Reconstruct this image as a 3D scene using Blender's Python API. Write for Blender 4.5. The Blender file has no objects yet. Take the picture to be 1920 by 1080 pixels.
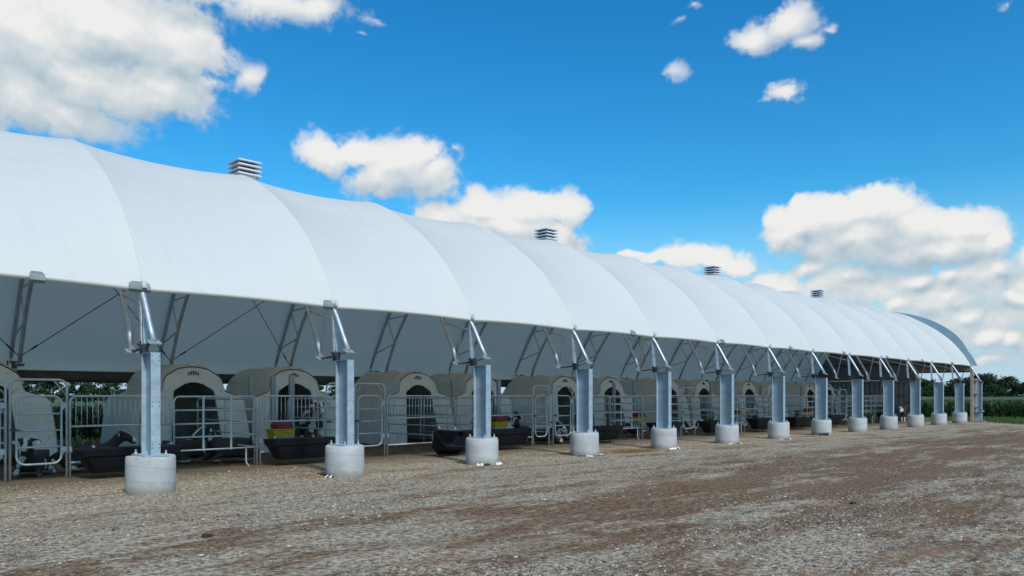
import bpy, bmesh, math, random
import numpy as np
from mathutils import Vector, Matrix, Euler
random.seed(7); RNG = np.random.default_rng(11)
R = math.radians
S = 3.6576                      # truss spacing
X1 = 4.49                       # first column seen in the photo
YC = 18.0                       # barn centre line
XE = X1 + 13 * S                # far end
F = 1425.0; TH = 0.79528; H = 1.591; YH = 741.25
c_, s_ = math.cos(TH), math.sin(TH)
scene = bpy.context.scene
COL = scene.collection

def px_of(X, Y, Z=0.0):
    d = X * c_ + Y * s_; l = X * s_ - Y * c_
    return 960 + l / d * F

# ------------------------------------------------------------------ helpers
class MB:
    def __init__(self): self.v = []; self.f = []; self.m = []
    def add(self, vs, fs, mi=0):
        o = len(self.v); self.v.extend([tuple(p) for p in vs])
        for f in fs: self.f.append([i + o for i in f]); self.m.append(mi)
    def box(self, c, s, mi=0, rot=None):
        hx, hy, hz = s[0]/2, s[1]/2, s[2]/2
        vs = [Vector((x*hx, y*hy, z*hz)) for x in (-1,1) for y in (-1,1) for z in (-1,1)]
        if rot is not None: vs = [rot @ p for p in vs]
        vs = [p + Vector(c) for p in vs]
        self.add(vs, [(0,1,3,2),(4,6,7,5),(0,4,5,1),(2,3,7,6),(0,2,6,4),(1,5,7,3)], mi)
    def bar(self, a, b, w, h, mi=0, up=(0,0,1)):
        a, b = Vector(a), Vector(b); d = (b-a).normalized(); u = Vector(up)
        s = d.cross(u)
        if s.length < 1e-4: s = d.cross(Vector((0,1,0)))
        s.normalize(); u = s.cross(d).normalized()
        vs = []
        for p in (a, b):
            for i, j in ((-1,-1),(1,-1),(1,1),(-1,1)): vs.append(p + s*(i*w/2) + u*(j*h/2))
        self.add(vs, [(0,3,2,1),(4,5,6,7),(0,1,5,4),(1,2,6,5),(2,3,7,6),(3,0,4,7)], mi)
    def tube(self, pts, r, n=8, mi=0, closed=False):
        P = [Vector(p) for p in pts]; N = len(P); rings = []
        prev = None
        for i in range(N):
            if closed: t = P[(i+1) % N] - P[i-1]
            else: t = P[min(i+1, N-1)] - P[max(i-1, 0)]
            t.normalize()
            if prev is None:
                a = Vector((0,0,1)) if abs(t.z) < .9 else Vector((1,0,0))
                u = t.cross(a).normalized()
            else:
                u = (prev - t * prev.dot(t))
                u = u.normalized() if u.length > 1e-5 else t.orthogonal().normalized()
            prev = u; w = t.cross(u)
            rr = r[i] if isinstance(r, (list, tuple)) else r
            rings.append([P[i] + (u*math.cos(2*math.pi*k/n) + w*math.sin(2*math.pi*k/n))*rr for k in range(n)])
        vs = [p for ring in rings for p in ring]; fs = []
        for i in range(N if closed else N-1):
            a, b = i*n, ((i+1) % N)*n
            for k in range(n): fs.append((a+k, a+(k+1) % n, b+(k+1) % n, b+k))
        if not closed:
            fs.append(tuple(range(n-1, -1, -1))); fs.append(tuple(range((N-1)*n, N*n)))
        self.add(vs, fs, mi)
    def lathe(self, prof, c=(0,0,0), n=24, mi=0):
        vs = []; fs = []
        for r, z in prof:
            for k in range(n):
                a = 2*math.pi*k/n; vs.append((c[0]+r*math.cos(a), c[1]+r*math.sin(a), c[2]+z))
        for i in range(len(prof)-1):
            for k in range(n): fs.append((i*n+k, i*n+(k+1) % n, (i+1)*n+(k+1) % n, (i+1)*n+k))
        fs.append(tuple(range(n-1, -1, -1))); fs.append(tuple(range((len(prof)-1)*n, len(prof)*n)))
        self.add(vs, fs, mi)
    def build(self, name, mats, parent=None, smooth=False, bevel=0.0, auto=None):
        me = bpy.data.meshes.new(name); me.from_pydata(self.v, [], self.f)
        if not isinstance(mats, (list, tuple)): mats = [mats]
        for m in mats: me.materials.append(m)
        if len(mats) > 1: me.polygons.foreach_set('material_index', self.m)
        if smooth: me.polygons.foreach_set('use_smooth', [True]*len(self.f))
        me.update()
        if auto is not None:
            me.polygons.foreach_set('use_smooth', [True]*len(self.f)); me.set_sharp_from_angle(angle=R(auto))
        o = bpy.data.objects.new(name, me); COL.objects.link(o)
        if parent: o.parent = parent
        if bevel:
            b = o.modifiers.new('bevel', 'BEVEL'); b.width = bevel; b.segments = 2; b.limit_method = 'ANGLE'
        return o

def np_mesh(name, V, Fc, mat, parent=None, smooth=False):
    me = bpy.data.meshes.new(name); V = np.asarray(V, np.float32); Fc = np.asarray(Fc, np.int32)
    k = Fc.shape[1]
    me.vertices.add(len(V)); me.vertices.foreach_set('co', V.ravel())
    me.loops.add(Fc.size); me.loops.foreach_set('vertex_index', Fc.ravel())
    me.polygons.add(len(Fc)); me.polygons.foreach_set('loop_start', np.arange(0, Fc.size, k, dtype=np.int32))
    me.polygons.foreach_set('loop_total', np.full(len(Fc), k, np.int32))
    if smooth: me.polygons.foreach_set('use_smooth', np.ones(len(Fc), bool))
    me.update(calc_edges=True); me.validate()
    for m in (mat if isinstance(mat, (list, tuple)) else [mat]): me.materials.append(m)
    o = bpy.data.objects.new(name, me); COL.objects.link(o)
    if parent: o.parent = parent
    return o

def tag(o, label=None, cat=None, group=None, kind=None):
    if label: o['label'] = label
    if cat: o['category'] = cat
    if group: o['group'] = group
    if kind: o['kind'] = kind
    return o
def thing(name, loc=(0,0,0), rz=0.0):
    o = bpy.data.objects.new(name, None); o.empty_display_size = .2; COL.objects.link(o)
    o.location = loc; o.rotation_euler = (0,0,rz); return o
def copy_tree(o, parent=None):
    c = o.copy(); COL.objects.link(c)
    if parent: c.parent = parent
    for ch in list(o.children): copy_tree(ch, c)
    return c

# ------------------------------------------------------------------ materials
class NT:
    def __init__(self, nt): self.nt = nt; self.n = nt.nodes; self.l = nt.links
    def node(self, t, **kw):
        nd = self.n.new(t)
        for k, v in kw.items():
            if k.startswith('i_'): nd.inputs[k[2:].replace('_', ' ')].default_value = v
            else: setattr(nd, k, v)
        return nd
    def link(self, a, b): self.l.new(a, b)
    def setin(self, sock, v):
        if hasattr(v, 'is_linked') or isinstance(v, bpy.types.NodeSocket): self.l.new(v, sock)
        else: sock.default_value = v
    def math(self, op, a, b=None, c=None, clamp=False):
        nd = self.n.new('ShaderNodeMath'); nd.operation = op; nd.use_clamp = clamp
        self.setin(nd.inputs[0], a)
        if b is not None: self.setin(nd.inputs[1], b)
        if c is not None: self.setin(nd.inputs[2], c)
        return nd.outputs[0]
    def vmath(self, op, a, b=None):
        nd = self.n.new('ShaderNodeVectorMath'); nd.operation = op
        self.setin(nd.inputs[0], a)
        if b is not None: self.setin(nd.inputs[1], b)
        return nd.outputs['Value'] if op in ('LENGTH', 'DOT_PRODUCT') else nd.outputs[0]
    def noise(self, vec, scale, detail=4, rough=.55, out='Fac', dist=0.0):
        nd = self.node('ShaderNodeTexNoise', i_Scale=scale, i_Detail=detail, i_Roughness=rough, i_Distortion=dist)
        if vec is not None: self.l.new(vec, nd.inputs['Vector'])
        return nd.outputs[out]
    def ramp(self, fac, stops, interp='LINEAR'):
        nd = self.n.new('ShaderNodeValToRGB'); cr = nd.color_ramp; cr.interpolation = interp
        while len(cr.elements) < len(stops): cr.elements.new(.5)
        for e, (p, col) in zip(cr.elements, stops):
            e.position = p; e.color = (*(col if hasattr(col, '__len__') else (col,)*3), 1)
        self.l.new(fac, nd.inputs[0]); return nd.outputs[0]
    def mix(self, fac, a, b, blend='MIX'):
        nd = self.n.new('ShaderNodeMix'); nd.data_type = 'RGBA'; nd.blend_type = blend
        self.setin(nd.inputs['Factor'], fac)
        for sock, v in ((nd.inputs['A'], a), (nd.inputs['B'], b)) if False else ((nd.inputs[6], a), (nd.inputs[7], b)):
            if isinstance(v, bpy.types.NodeSocket): self.l.new(v, sock)
            else: sock.default_value = (*v, 1)
        return nd.outputs[2]
    def mapr(self, v, a, b, c=0.0, d=1.0, smooth=True):
        nd = self.n.new('ShaderNodeMapRange'); nd.interpolation_type = 'SMOOTHSTEP' if smooth else 'LINEAR'
        self.setin(nd.inputs[0], v)
        for i, q in enumerate((a, b, c, d)): nd.inputs[1+i].default_value = q
        return nd.outputs[0]
    def bump(self, h, strength=.3, dist=.01):
        nd = self.n.new('ShaderNodeBump'); nd.inputs['Strength'].default_value = strength
        nd.inputs['Distance'].default_value = dist; self.l.new(h, nd.inputs['Height']); return nd.outputs[0]

def material(name):
    m = bpy.data.materials.new(name); m.use_nodes = True; nt = NT(m.node_tree)
    return m, nt, nt.n['Principled BSDF']

def simple(name, col, rough=.6, metal=0.0, var=.25, scale=6.0, bump=.1, bscale=40, spec=.5, space='Object'):
    m, t, b = material(name)
    tc = t.node('ShaderNodeTexCoord').outputs[space]
    n = t.noise(tc, scale, 5, .6)
    f = t.mapr(n, .3, .7, 1-var, 1+var, False)
    k = t.n.new('ShaderNodeVectorMath'); k.operation = 'SCALE'; k.inputs[0].default_value = col
    t.link(f, k.inputs['Scale']); t.link(k.outputs[0], b.inputs['Base Color'])
    b.inputs['Roughness'].default_value = rough; b.inputs['Metallic'].default_value = metal
    b.inputs['Specular IOR Level'].default_value = spec
    if bump: t.link(t.bump(t.noise(tc, bscale, 3), bump, .01), b.inputs['Normal'])
    return m

M = {}
# galvanised steel (pipes)
def galv(name, col, rough, metal, sc):
    m, t, b = material(name)
    tc = t.node('ShaderNodeTexCoord').outputs['Object']
    v = t.node('ShaderNodeTexVoronoi', i_Scale=sc); t.link(tc, v.inputs['Vector'])
    n = t.noise(tc, 4, 5, .6)
    f = t.math('ADD', t.math('MULTIPLY', n, .5), t.math('MULTIPLY', t.node('ShaderNodeSeparateColor').outputs[0], 0))
    sp = t.node('ShaderNodeSeparateColor'); t.link(v.outputs['Color'], sp.inputs[0])
    f = t.math('ADD', t.mapr(n, .3, .7, .78, 1.12, False), t.math('MULTIPLY', t.math('SUBTRACT', sp.outputs[0], .5), .14))
    k = t.n.new('ShaderNodeVectorMath'); k.operation = 'SCALE'; k.inputs[0].default_value = col
    t.link(f, k.inputs['Scale']); t.link(k.outputs[0], b.inputs['Base Color'])
    b.inputs['Roughness'].default_value = rough; b.inputs['Metallic'].default_value = metal
    return m
M['galv'] = galv('galvanised_pipe', (.47,.495,.505), .4, .25, 30)
M['chord'] = galv('galvanised_chord', (.46,.50,.53), .48, .6, 25)
M['beam'] = galv('galvanised_beam', (.34,.43,.49), .5, .2, 22)
M['dark_steel'] = simple('dark_hardware', (.06,.065,.07), .5, .6)
M['hole'] = simple('bolt_hole', (.02,.02,.022), .7)
M['cap'] = simple('eave_clamp_steel', (.21,.245,.24), .6, .2)
M['strap'] = simple('zinc_strap', (.52,.57,.60), .5, .2)
M['black'] = simple('black_poly', (.006,.008,.012), .5, 0, .35, 5, .15, 30, .25)
M['yellow'] = simple('yellow_poly', (.50,.36,.02), .5, 0, .2, 5)
M['red'] = simple('red_poly', (.20,.015,.025), .5, 0, .2, 5)
M['redmark'] = simple('red_print', (.45,.04,.03), .6)
M['whitemark'] = simple('white_print', (.7,.66,.6), .6)
M['timber'] = simple('timber', (.42,.30,.21), .8, 0, .3, 5, .2, 30)
M['girt'] = simple('timber_girt', (.22,.145,.115), .8, 0, .3, 5)
M['curtain'] = simple('curtain_cloth', (.055,.048,.042), .8, 0, .3, 3)
M['vent'] = simple('vent_paint', (.62,.66,.70), .45, 0, .08, 8)
M['ventdark'] = simple('vent_gap_shade', (.05,.065,.08), .7)  # dark core colour stands in for shade in the louvre gaps
M['film_white'] = simple('torn_film_white', (.75,.75,.73), .5, 0, .2, 9)
M['film_black'] = simple('torn_film_black', (.02,.02,.022), .6)
M['film_blue'] = simple('torn_film_blue', (.04,.05,.35), .5)
M['post'] = galv('grey_post', (.30,.34,.37), .5, .3, 20)
M['flash'] = simple('end_flashing_paint', (.20,.29,.35), .5, 0, .12, 1.5, .05, 20)
M['droop'] = simple('eye', (.01,.01,.01), .2)

# membrane
def mk_membrane(name):
    m, t, b = material(name)
    g = t.node('ShaderNodeNewGeometry'); pos = g.outputs['Position']
    sep = t.node('ShaderNodeSeparateXYZ'); t.link(pos, sep.inputs[0])
    n = t.noise(pos, .35, 4, .55); n2 = t.noise(pos, 2.2, 5, .6)
    # welded seams, two narrow lines in each bay
    ph = t.math('FRACT', t.math('DIVIDE', t.math('SUBTRACT', sep.outputs[0], X1 - 40*S), S))
    seam = None
    for q in (.36, .72):
        d = t.math('ABSOLUTE', t.math('SUBTRACT', ph, q))
        s1 = t.mapr(d, .0, .012, 1, 0)
        seam = s1 if seam is None else t.math('MAXIMUM', seam, s1)
    col = t.mix(n, (.765,.77,.725), (.825,.825,.78))
    col = t.mix(t.math('MULTIPLY', t.mapr(n2, .55, .8), .10), col, (.60,.60,.56))
    sk_ = t.mapr(t.noise(t.vmath('MULTIPLY', pos, (2.6,.22,.22)), 1.8, 6, .68), .52, .74)
    col = t.mix(t.math('MULTIPLY', sk_, .16), col, (.56,.57,.55))
    col = t.mix(t.math('MULTIPLY', seam, .07), col, (.5,.5,.5))
    t.link(col, b.inputs['Base Color']); b.inputs['Roughness'].default_value = .5
    b.inputs['Specular IOR Level'].default_value = .35
    # faint wrinkles along the bays
    mp = t.node('ShaderNodeMapping'); mp.inputs['Scale'].default_value = (.5, 2.2, 2.2); t.link(pos, mp.inputs[0])
    w = t.noise(mp.outputs[0], 1.6, 3, .5)
    wv = t.noise(pos, 260, 2, .5)
    hh = t.math('ADD', t.math('MULTIPLY', w, 1.0), t.math('MULTIPLY', wv, .012))
    t.link(t.bump(hh, .34, .05), b.inputs['Normal'])
    tr = t.node('ShaderNodeBsdfTranslucent'); tr.inputs[0].default_value = (.84,.80,.69,1)
    mx = t.node('ShaderNodeMixShader'); mx.inputs[0].default_value = .29
    t.link(b.outputs[0], mx.inputs[1]); t.link(tr.outputs[0], mx.inputs[2])
    t.link(mx.outputs[0], t.n['Material Output'].inputs[0]); return m
M['membrane'] = mk_membrane('white_membrane')

# concrete with spiral form seams
def mk_concrete():
    m, t, b = material('cast_concrete')
    tc = t.node('ShaderNodeTexCoord').outputs['Object']; oi = t.node('ShaderNodeObjectInfo').outputs['Random']
    sep = t.node('ShaderNodeSeparateXYZ'); t.link(tc, sep.inputs[0])
    off = t.node('ShaderNodeCombineXYZ'); t.link(t.math('MULTIPLY', oi, 57.0), off.inputs[2]); t.link(t.math('MULTIPLY', oi, 31.0), off.inputs[0])
    p = t.vmath('ADD', tc, off.outputs[0])
    ang = t.math('DIVIDE', t.math('ARCTAN2', sep.outputs[1], sep.outputs[0]), 6.2832)
    ph = t.math('FRACT', t.math('ADD', t.math('DIVIDE', sep.outputs[2], .24), t.math('ADD', ang, oi)))
    d = t.math('ABSOLUTE', t.math('SUBTRACT', ph, .5))
    line = t.mapr(d, 0, .025, 1, 0)
    band = t.mapr(t.noise(t.vmath('MULTIPLY', p, (.6,.6,5.0)), 1.4, 4, .6), .35, .65)
    n = t.noise(p, 2.4, 6, .65); n2 = t.noise(p, 30, 4, .6)
    col = t.mix(t.mapr(n, .3, .7), (.33,.335,.33), (.47,.475,.46))
    col = t.mix(t.math('MULTIPLY', band, .35), col, (.55,.55,.53))
    col = t.mix(t.math('MULTIPLY', line, .5), col, (.20,.20,.195))
    st = t.mapr(t.noise(t.vmath('MULTIPLY', p, (5,5,.7)), 1.2, 5, .6), .6, .8)
    col = t.mix(t.math('MULTIPLY', st, .35), col, (.24,.22,.18))
    dirt = t.math('MULTIPLY', t.mapr(t.math('ADD', sep.outputs[2], t.math('MULTIPLY', n, -.25)), -.13, .06, 1, 0), .7)
    col = t.mix(dirt, col, (.20,.17,.125))
    col = t.mix(t.mapr(oi, 0, 1, 0, .35, False), col, (.50,.50,.49)); spl = t.mapr(t.math('ADD', sep.outputs[2], t.math('MULTIPLY', t.math('SUBTRACT', t.noise(p, 6, 5, .7), .5), .45)), .02, .20, 1, 0)
    col = t.mix(t.math('MULTIPLY', spl, .55), col, (.25,.215,.16))
    t.link(col, b.inputs['Base Color']); b.inputs['Roughness'].default_value = .9
    h = t.math('SUBTRACT', t.math('MULTIPLY', n2, .3), t.math('MULTIPLY', line, .8))
    t.link(t.bump(h, .5, .008), b.inputs['Normal']); return m
M['concrete'] = mk_concrete()

# moulded hutch plastic, dusty on upward faces
def mk_hutch():
    m, t, b = material('hutch_poly')
    tc = t.node('ShaderNodeTexCoord').outputs['Object']
    g = t.node('ShaderNodeNewGeometry'); sep = t.node('ShaderNodeSeparateXYZ'); t.link(g.outputs['Normal'], sep.inputs[0])
    n = t.noise(tc, 1.7, 6, .65); n2 = t.noise(tc, 7, 5, .7)
    dust = t.mapr(t.math('ADD', sep.outputs[2], t.math('MULTIPLY', t.math('SUBTRACT', n, .5), .9)), .15, .75)
    col = t.mix(t.mapr(n, .35, .65), (.50,.50,.47), (.60,.60,.565))
    col = t.mix(t.math('MULTIPLY', dust, .8), col, (.42,.375,.295))
    col = t.mix(t.math('MULTIPLY', t.mapr(n2, .54, .72), .6), col, (.30,.245,.17))
    t.link(col, b.inputs['Base Color']); b.inputs['Roughness'].default_value = .6
    t.link(t.bump(n2, .2, .02), b.inputs['Normal']); return m
M['hutch'] = mk_hutch()

# corrugated end wall sheet
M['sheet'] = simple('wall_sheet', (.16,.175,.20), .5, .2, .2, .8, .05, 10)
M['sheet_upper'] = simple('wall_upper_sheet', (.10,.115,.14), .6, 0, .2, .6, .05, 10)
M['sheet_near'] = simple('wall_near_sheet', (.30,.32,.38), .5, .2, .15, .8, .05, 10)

# calf coat
def mk_coat(name, thr, allblack=False):
    m, t, b = material(name)
    tc = t.node('ShaderNodeTexCoord').outputs['Object']; oi = t.node('ShaderNodeObjectInfo').outputs['Random']
    off = t.node('ShaderNodeCombineXYZ')
    for i, k in enumerate((13.0, 29.0, 41.0)): t.link(t.math('MULTIPLY', oi, k), off.inputs[i])
    n = t.noise(t.vmath('ADD', tc, off.outputs[0]), 2.6, 3, .45)
    w = t.mapr(n, thr-.012, thr+.012)
    col = t.mix(w, (.016,.015,.016), (.62,.60,.57))
    h = t.noise(tc, 60, 3, .6)
    col = t.mix(t.math('MULTIPLY', h, .25), col, (.10,.085,.065))
    t.link(col, b.inputs['Base Color']); b.inputs['Roughness'].default_value = .75
    t.link(t.bump(h, .3, .01), b.inputs['Normal']); return m
M['coat_pied'] = mk_coat('pied_coat', .5)
M['coat_dark'] = mk_coat('dark_coat', .64)
M['coat_white'] = simple('white_hair', (.62,.60,.57), .75, 0, .1, 20)
M['coat_black'] = simple('black_hair', (.018,.017,.018), .7, 0, .3, 20)
M['nose'] = simple('calf_nose', (.16,.12,.12), .4)
M['tagm'] = simple('ear_tag', (.75,.75,.7), .5)

# gravel yard
def mk_gravel():
    m, t, b = material('gravel_and_dirt')
    pos = t.node('ShaderNodeNewGeometry').outputs['Position']
    sep = t.node('ShaderNodeSeparateXYZ'); t.link(pos, sep.inputs[0])
    mp = t.node('ShaderNodeMapping'); mp.inputs['Scale'].default_value = (.5, 1, 1); t.link(pos, mp.inputs[0]); p = mp.outputs[0]
    n0 = t.noise(p, .28, 3, .5); n1 = t.noise(p, .9, 5, .6); n2 = t.noise(p, 4.5, 6, .65); nf = t.noise(pos, 24, 4, .7)
    yv = t.math('ADD', sep.outputs[1], t.math('ADD', t.math('MULTIPLY', t.math('SUBTRACT', n0, .5), 6.5), t.math('MULTIPLY', t.math('SUBTRACT', n1, .5), 4.5)))
    yn = t.math('DIVIDE', t.math('ADD', yv, 4.0), 20.0)
    def q(y): return (y + 4.0) / 20.0
    xw = t.mapr(t.math('ADD', sep.outputs[0], t.math('MULTIPLY', n1, 3)), 3.5, 12, .6, 1)
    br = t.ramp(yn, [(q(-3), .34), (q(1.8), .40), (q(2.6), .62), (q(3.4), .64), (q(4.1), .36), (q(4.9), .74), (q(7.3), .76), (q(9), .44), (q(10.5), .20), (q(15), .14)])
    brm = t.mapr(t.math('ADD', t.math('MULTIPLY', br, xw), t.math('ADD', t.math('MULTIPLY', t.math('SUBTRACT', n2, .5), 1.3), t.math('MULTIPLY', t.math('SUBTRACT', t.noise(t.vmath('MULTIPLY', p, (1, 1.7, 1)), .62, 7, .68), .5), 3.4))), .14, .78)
    brm = t.math('ADD', brm, t.math('MULTIPLY', t.math('SUBTRACT', t.noise(pos, 7, 4, .6), .5), .9), clamp=True)
    # stones: voronoi cells in two sizes
    def stones(scale, thr):
        v = t.node('ShaderNodeTexVoronoi', i_Scale=scale); t.link(pos, v.inputs['Vector'])
        sp = t.node('ShaderNodeSeparateColor'); t.link(v.outputs['Color'], sp.inputs[0])
        dome = t.mapr(v.outputs['Distance'], .1, .62, 1, 0)
        return dome, sp.outputs[0], sp.outputs[1]
    d1, r1, g1 = stones(19, .5); d2, r2, g2 = stones(40, .5)
    nm = t.noise(pos, 13, 3, .6); fine = t.mix(t.mapr(nm, .36, .64), (.205,.165,.112), (.53,.445,.325))
    brown = t.mix(t.mapr(nm, .34, .66), (.080,.048,.026), (.245,.144,.074))
    base = t.mix(brm, fine, brown)
    rust = t.mapr(t.noise(p, .55, 5, .68), .52, .68)
    base = t.mix(t.math('MULTIPLY', rust, .55), base, (.24,.145,.075))
    darkp = t.mapr(t.noise(t.vmath('MULTIPLY', pos, (.45, 1.6, 1)), 1.5, 5, .68), .58, .68)
    base = t.mix(t.math('MULTIPLY', darkp, .8), base, (.055,.046,.034))
    c1 = t.ramp(r1, [(0, (.06,.05,.04)), (.35, (.16,.13,.09)), (.7, (.34,.28,.20)), (1, (.54,.48,.38))])
    c2 = t.ramp(r2, [(0, (.07,.058,.045)), (.4, (.19,.15,.10)), (.7, (.36,.30,.21)), (1, (.56,.50,.40))])
    dens = t.math('SUBTRACT', t.mapr(t.noise(p, 1.7, 4, .6), .38, .62, .82, .12, False), t.math('MULTIPLY', brm, .28))
    m2 = t.math('MULTIPLY', t.math('LESS_THAN', g2, dens), t.math('GREATER_THAN', d2, .25))
    m1 = t.math('MULTIPLY', t.math('LESS_THAN', g1, t.math('MULTIPLY', dens, .55)), t.math('GREATER_THAN', d1, .3))
    col = t.mix(t.math('MULTIPLY', m2, .85), base, c2); col = t.mix(m1, col, c1)
    # bedded earth and straw under the roof
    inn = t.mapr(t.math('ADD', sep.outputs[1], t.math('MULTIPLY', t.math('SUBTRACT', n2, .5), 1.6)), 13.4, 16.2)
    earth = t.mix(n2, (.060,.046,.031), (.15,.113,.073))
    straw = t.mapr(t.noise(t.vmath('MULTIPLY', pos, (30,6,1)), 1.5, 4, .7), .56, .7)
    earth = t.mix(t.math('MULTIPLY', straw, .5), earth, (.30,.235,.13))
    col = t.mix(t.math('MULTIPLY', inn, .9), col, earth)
    t.link(col, b.inputs['Base Color']); b.inputs['Roughness'].default_value = .95; b.inputs['Specular IOR Level'].default_value = .2
    h = t.math('ADD', t.math('MULTIPLY', t.math('MULTIPLY', m1, d1), 1.0), t.math('ADD', t.math('MULTIPLY', t.math('MULTIPLY', m2, d2), .45), t.math('MULTIPLY', nf, .5)))
    h = t.math('ADD', h, t.math('MULTIPLY', n2, 1.2))
    t.link(t.bump(h, .9, .03), b.inputs['Normal']); return m
M['gravel'] = mk_gravel()

def mk_stone():
    m, t, b = material('loose_stone')
    ri = t.node('ShaderNodeNewGeometry').outputs['Random Per Island']
    col = t.ramp(ri, [(0, (.05,.042,.033)), (.3, (.12,.095,.068)), (.6, (.25,.21,.15)), (.92, (.38,.335,.26)), (1, (.56,.52,.44))])
    t.link(col, b.inputs['Base Color']); b.inputs['Roughness'].default_value = .9; return m
M['stone'] = mk_stone()

def mk_land():
    m, t, b = material('rough_grass_land')
    pos = t.node('ShaderNodeNewGeometry').outputs['Position']
    n = t.noise(pos, .15, 5, .6); n2 = t.noise(pos, 3, 5, .65)
    col = t.mix(n, (.045,.085,.022), (.085,.13,.035)); col = t.mix(t.math('MULTIPLY', t.mapr(n2, .5, .75), .6), col, (.13,.13,.06))
    t.link(col, b.inputs['Base Color']); b.inputs['Roughness'].default_value = .95; return m
M['land'] = mk_land()
def leafmat(name, a, bcol, cc=None):
    m, t, b = material(name)
    ri = t.node('ShaderNodeNewGeometry').outputs['Random Per Island']
    col = t.ramp(ri, [(0, a), (.6, bcol), (1, cc or bcol)])
    t.link(col, b.inputs['Base Color']); b.inputs['Roughness'].default_value = .7; b.inputs['Specular IOR Level'].default_value = .25
    tr = t.node('ShaderNodeBsdfTranslucent'); t.link(col, tr.inputs[0])
    mx = t.node('ShaderNodeMixShader'); mx.inputs[0].default_value = .25
    t.link(b.outputs[0], mx.inputs[1]); t.link(tr.outputs[0], mx.inputs[2]); t.link(mx.outputs[0], t.n['Material Output'].inputs[0])
    return m
M['leaf'] = leafmat('tree_leaf', (.016,.034,.016), (.032,.060,.024), (.055,.085,.035))
M['corn'] = leafmat('corn_leaf', (.040,.080,.028), (.066,.118,.038), (.095,.145,.052))
M['under'] = leafmat('shaded_back_leaf', (.010,.022,.012), (.018,.036,.017), (.03,.05,.02))  # darkened greens: shade behind the barn is put into the leaf colour
M['grass'] = leafmat('grass_blade', (.05,.10,.02), (.10,.17,.035), (.17,.20,.07))
M['bark'] = simple('bark', (.07,.055,.04), .9, 0, .3, 6)
M['straw'] = leafmat('straw', (.16,.115,.055), (.30,.225,.11), (.42,.34,.19))

# ------------------------------------------------------------------ camera, sun, sky
cam_d = bpy.data.cameras.new('camera'); cam = bpy.data.objects.new('camera', cam_d); COL.objects.link(cam)
cam.location = (0, 0, H); cam.rotation_euler = (R(90), 0, TH - R(90))
cam_d.sensor_width = 36; cam_d.lens = 36 * F / 1920; cam_d.shift_y = (YH - 540) / 1920
cam_d.clip_end = 6000; cam_d.clip_start = .1
scene.camera = cam

SKYSAT, SKYTINT = 1.44, (.42, .97, 1.0)
SUN = Vector((-.26, -1.0, 0)).normalized() * math.cos(R(45)) + Vector((0, 0, math.sin(R(45))))
sd = bpy.data.lights.new('sun', 'SUN'); sun = bpy.data.objects.new('sun', sd); COL.objects.link(sun)
sd.energy = 3.1; sd.angle = R(6); sd.color = (1, .95, .875)
sun.rotation_euler = SUN.to_track_quat('Z', 'Y').to_euler(); sun.location = (0, -20, 40)

world = bpy.data.worlds.new('World'); scene.world = world; world.use_nodes = True
wt = NT(world.node_tree); wt.n.clear()
# cloud clusters: (x, y, rx, ry, strength) measured on the photo, turned into azimuth / tan(elevation)
BL = [(-70,90,170,130,1.1),(60,75,160,110,1.15),(210,55,170,85,1.1),(335,85,110,85,1.05),(160,150,190,75,1.0),(30,185,130,80,.95),(90,228,60,32,.6),
 (300,165,140,60,.95),(390,155,75,32,.6),(462,138,46,36,.5),(330,-25,130,35,.9),(120,215,130,50,.8),
 (500,0,140,42,.7),(600,18,55,34,.6),(690,32,64,34,.12),(668,66,36,18,.14),
 (610,288,62,36,.95),(690,283,70,32,.9),(765,300,85,50,1.0),(715,328,70,38,.8),(812,335,62,42,.75),(862,285,34,24,.2),
 (830,402,75,32,1.0),(920,392,80,38,1.1),(1005,385,70,40,1.15),(1064,388,46,42,1.05),(960,425,120,42,1.0),(1040,440,70,40,.95),(1070,462,40,18,.7),
 (1480,38,56,48,.72),(1412,62,48,30,.6),(1508,84,50,26,.5),(1552,60,36,24,.25),(1420,84,60,14,.16),
 (1268,138,78,22,.24),(1474,180,80,40,.46),(1425,197,64,20,.32),(1305,14,50,22,.16),(1272,44,46,24,.08),(1900,5,56,26,.18),
 (1478,425,72,48,1.1),(1500,382,30,28,1.0),(1440,398,30,22,.9),(1560,402,85,50,1.15),(1645,390,85,55,1.2),(1705,425,85,42,1.1),(1790,430,75,42,1.1),(1858,462,60,42,1.0),(1600,455,150,46,1.0),(1740,478,150,42,.95),
 (1310,488,75,28,1.0),(1245,490,50,16,.9),(1375,494,40,22,.9),(1195,482,40,8,.8),
 (1703,543,46,18,1.0),(1768,532,40,18,1.0),(1864,522,44,24,1.05),(1776,566,40,16,.95),(1808,597,46,20,1.0),(1862,632,50,18,1.05),(1908,637,36,16,1.0),(1683,577,36,14,.9),(1912,569,40,20,1.0),(1520,500,40,22,.9),(1585,528,50,20,.9),(1480,535,44,22,.95),
 (1470,525,90,50,.7),(1570,540,100,44,.75),(1660,560,105,46,.7),(1760,565,100,50,.7),(1850,530,90,50,.8),(1700,618,90,44,.65),(1790,615,90,46,.7),(1880,605,80,46,.75),(1640,605,90,44,.65),(1850,668,120,26,.5),(1930,545,60,40,.6),(1960,640,90,40,.6),
 (1980,480,80,60,.9),(2100,430,150,80,1.0),(2120,600,160,60,.8),(-330,150,160,90,1.0),(-260,330,90,40,.8),(2300,150,140,70,1.0)]
def group(name, outs):
    g = bpy.data.node_groups.new(name, 'ShaderNodeTree')
    g.interface.new_socket('P', in_out='INPUT', socket_type='NodeSocketVector')
    for o in outs: g.interface.new_socket(o, in_out='OUTPUT', socket_type='NodeSocketFloat')
    t = NT(g); return g, t, t.node('NodeGroupInput'), t.node('NodeGroupOutput')
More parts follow.
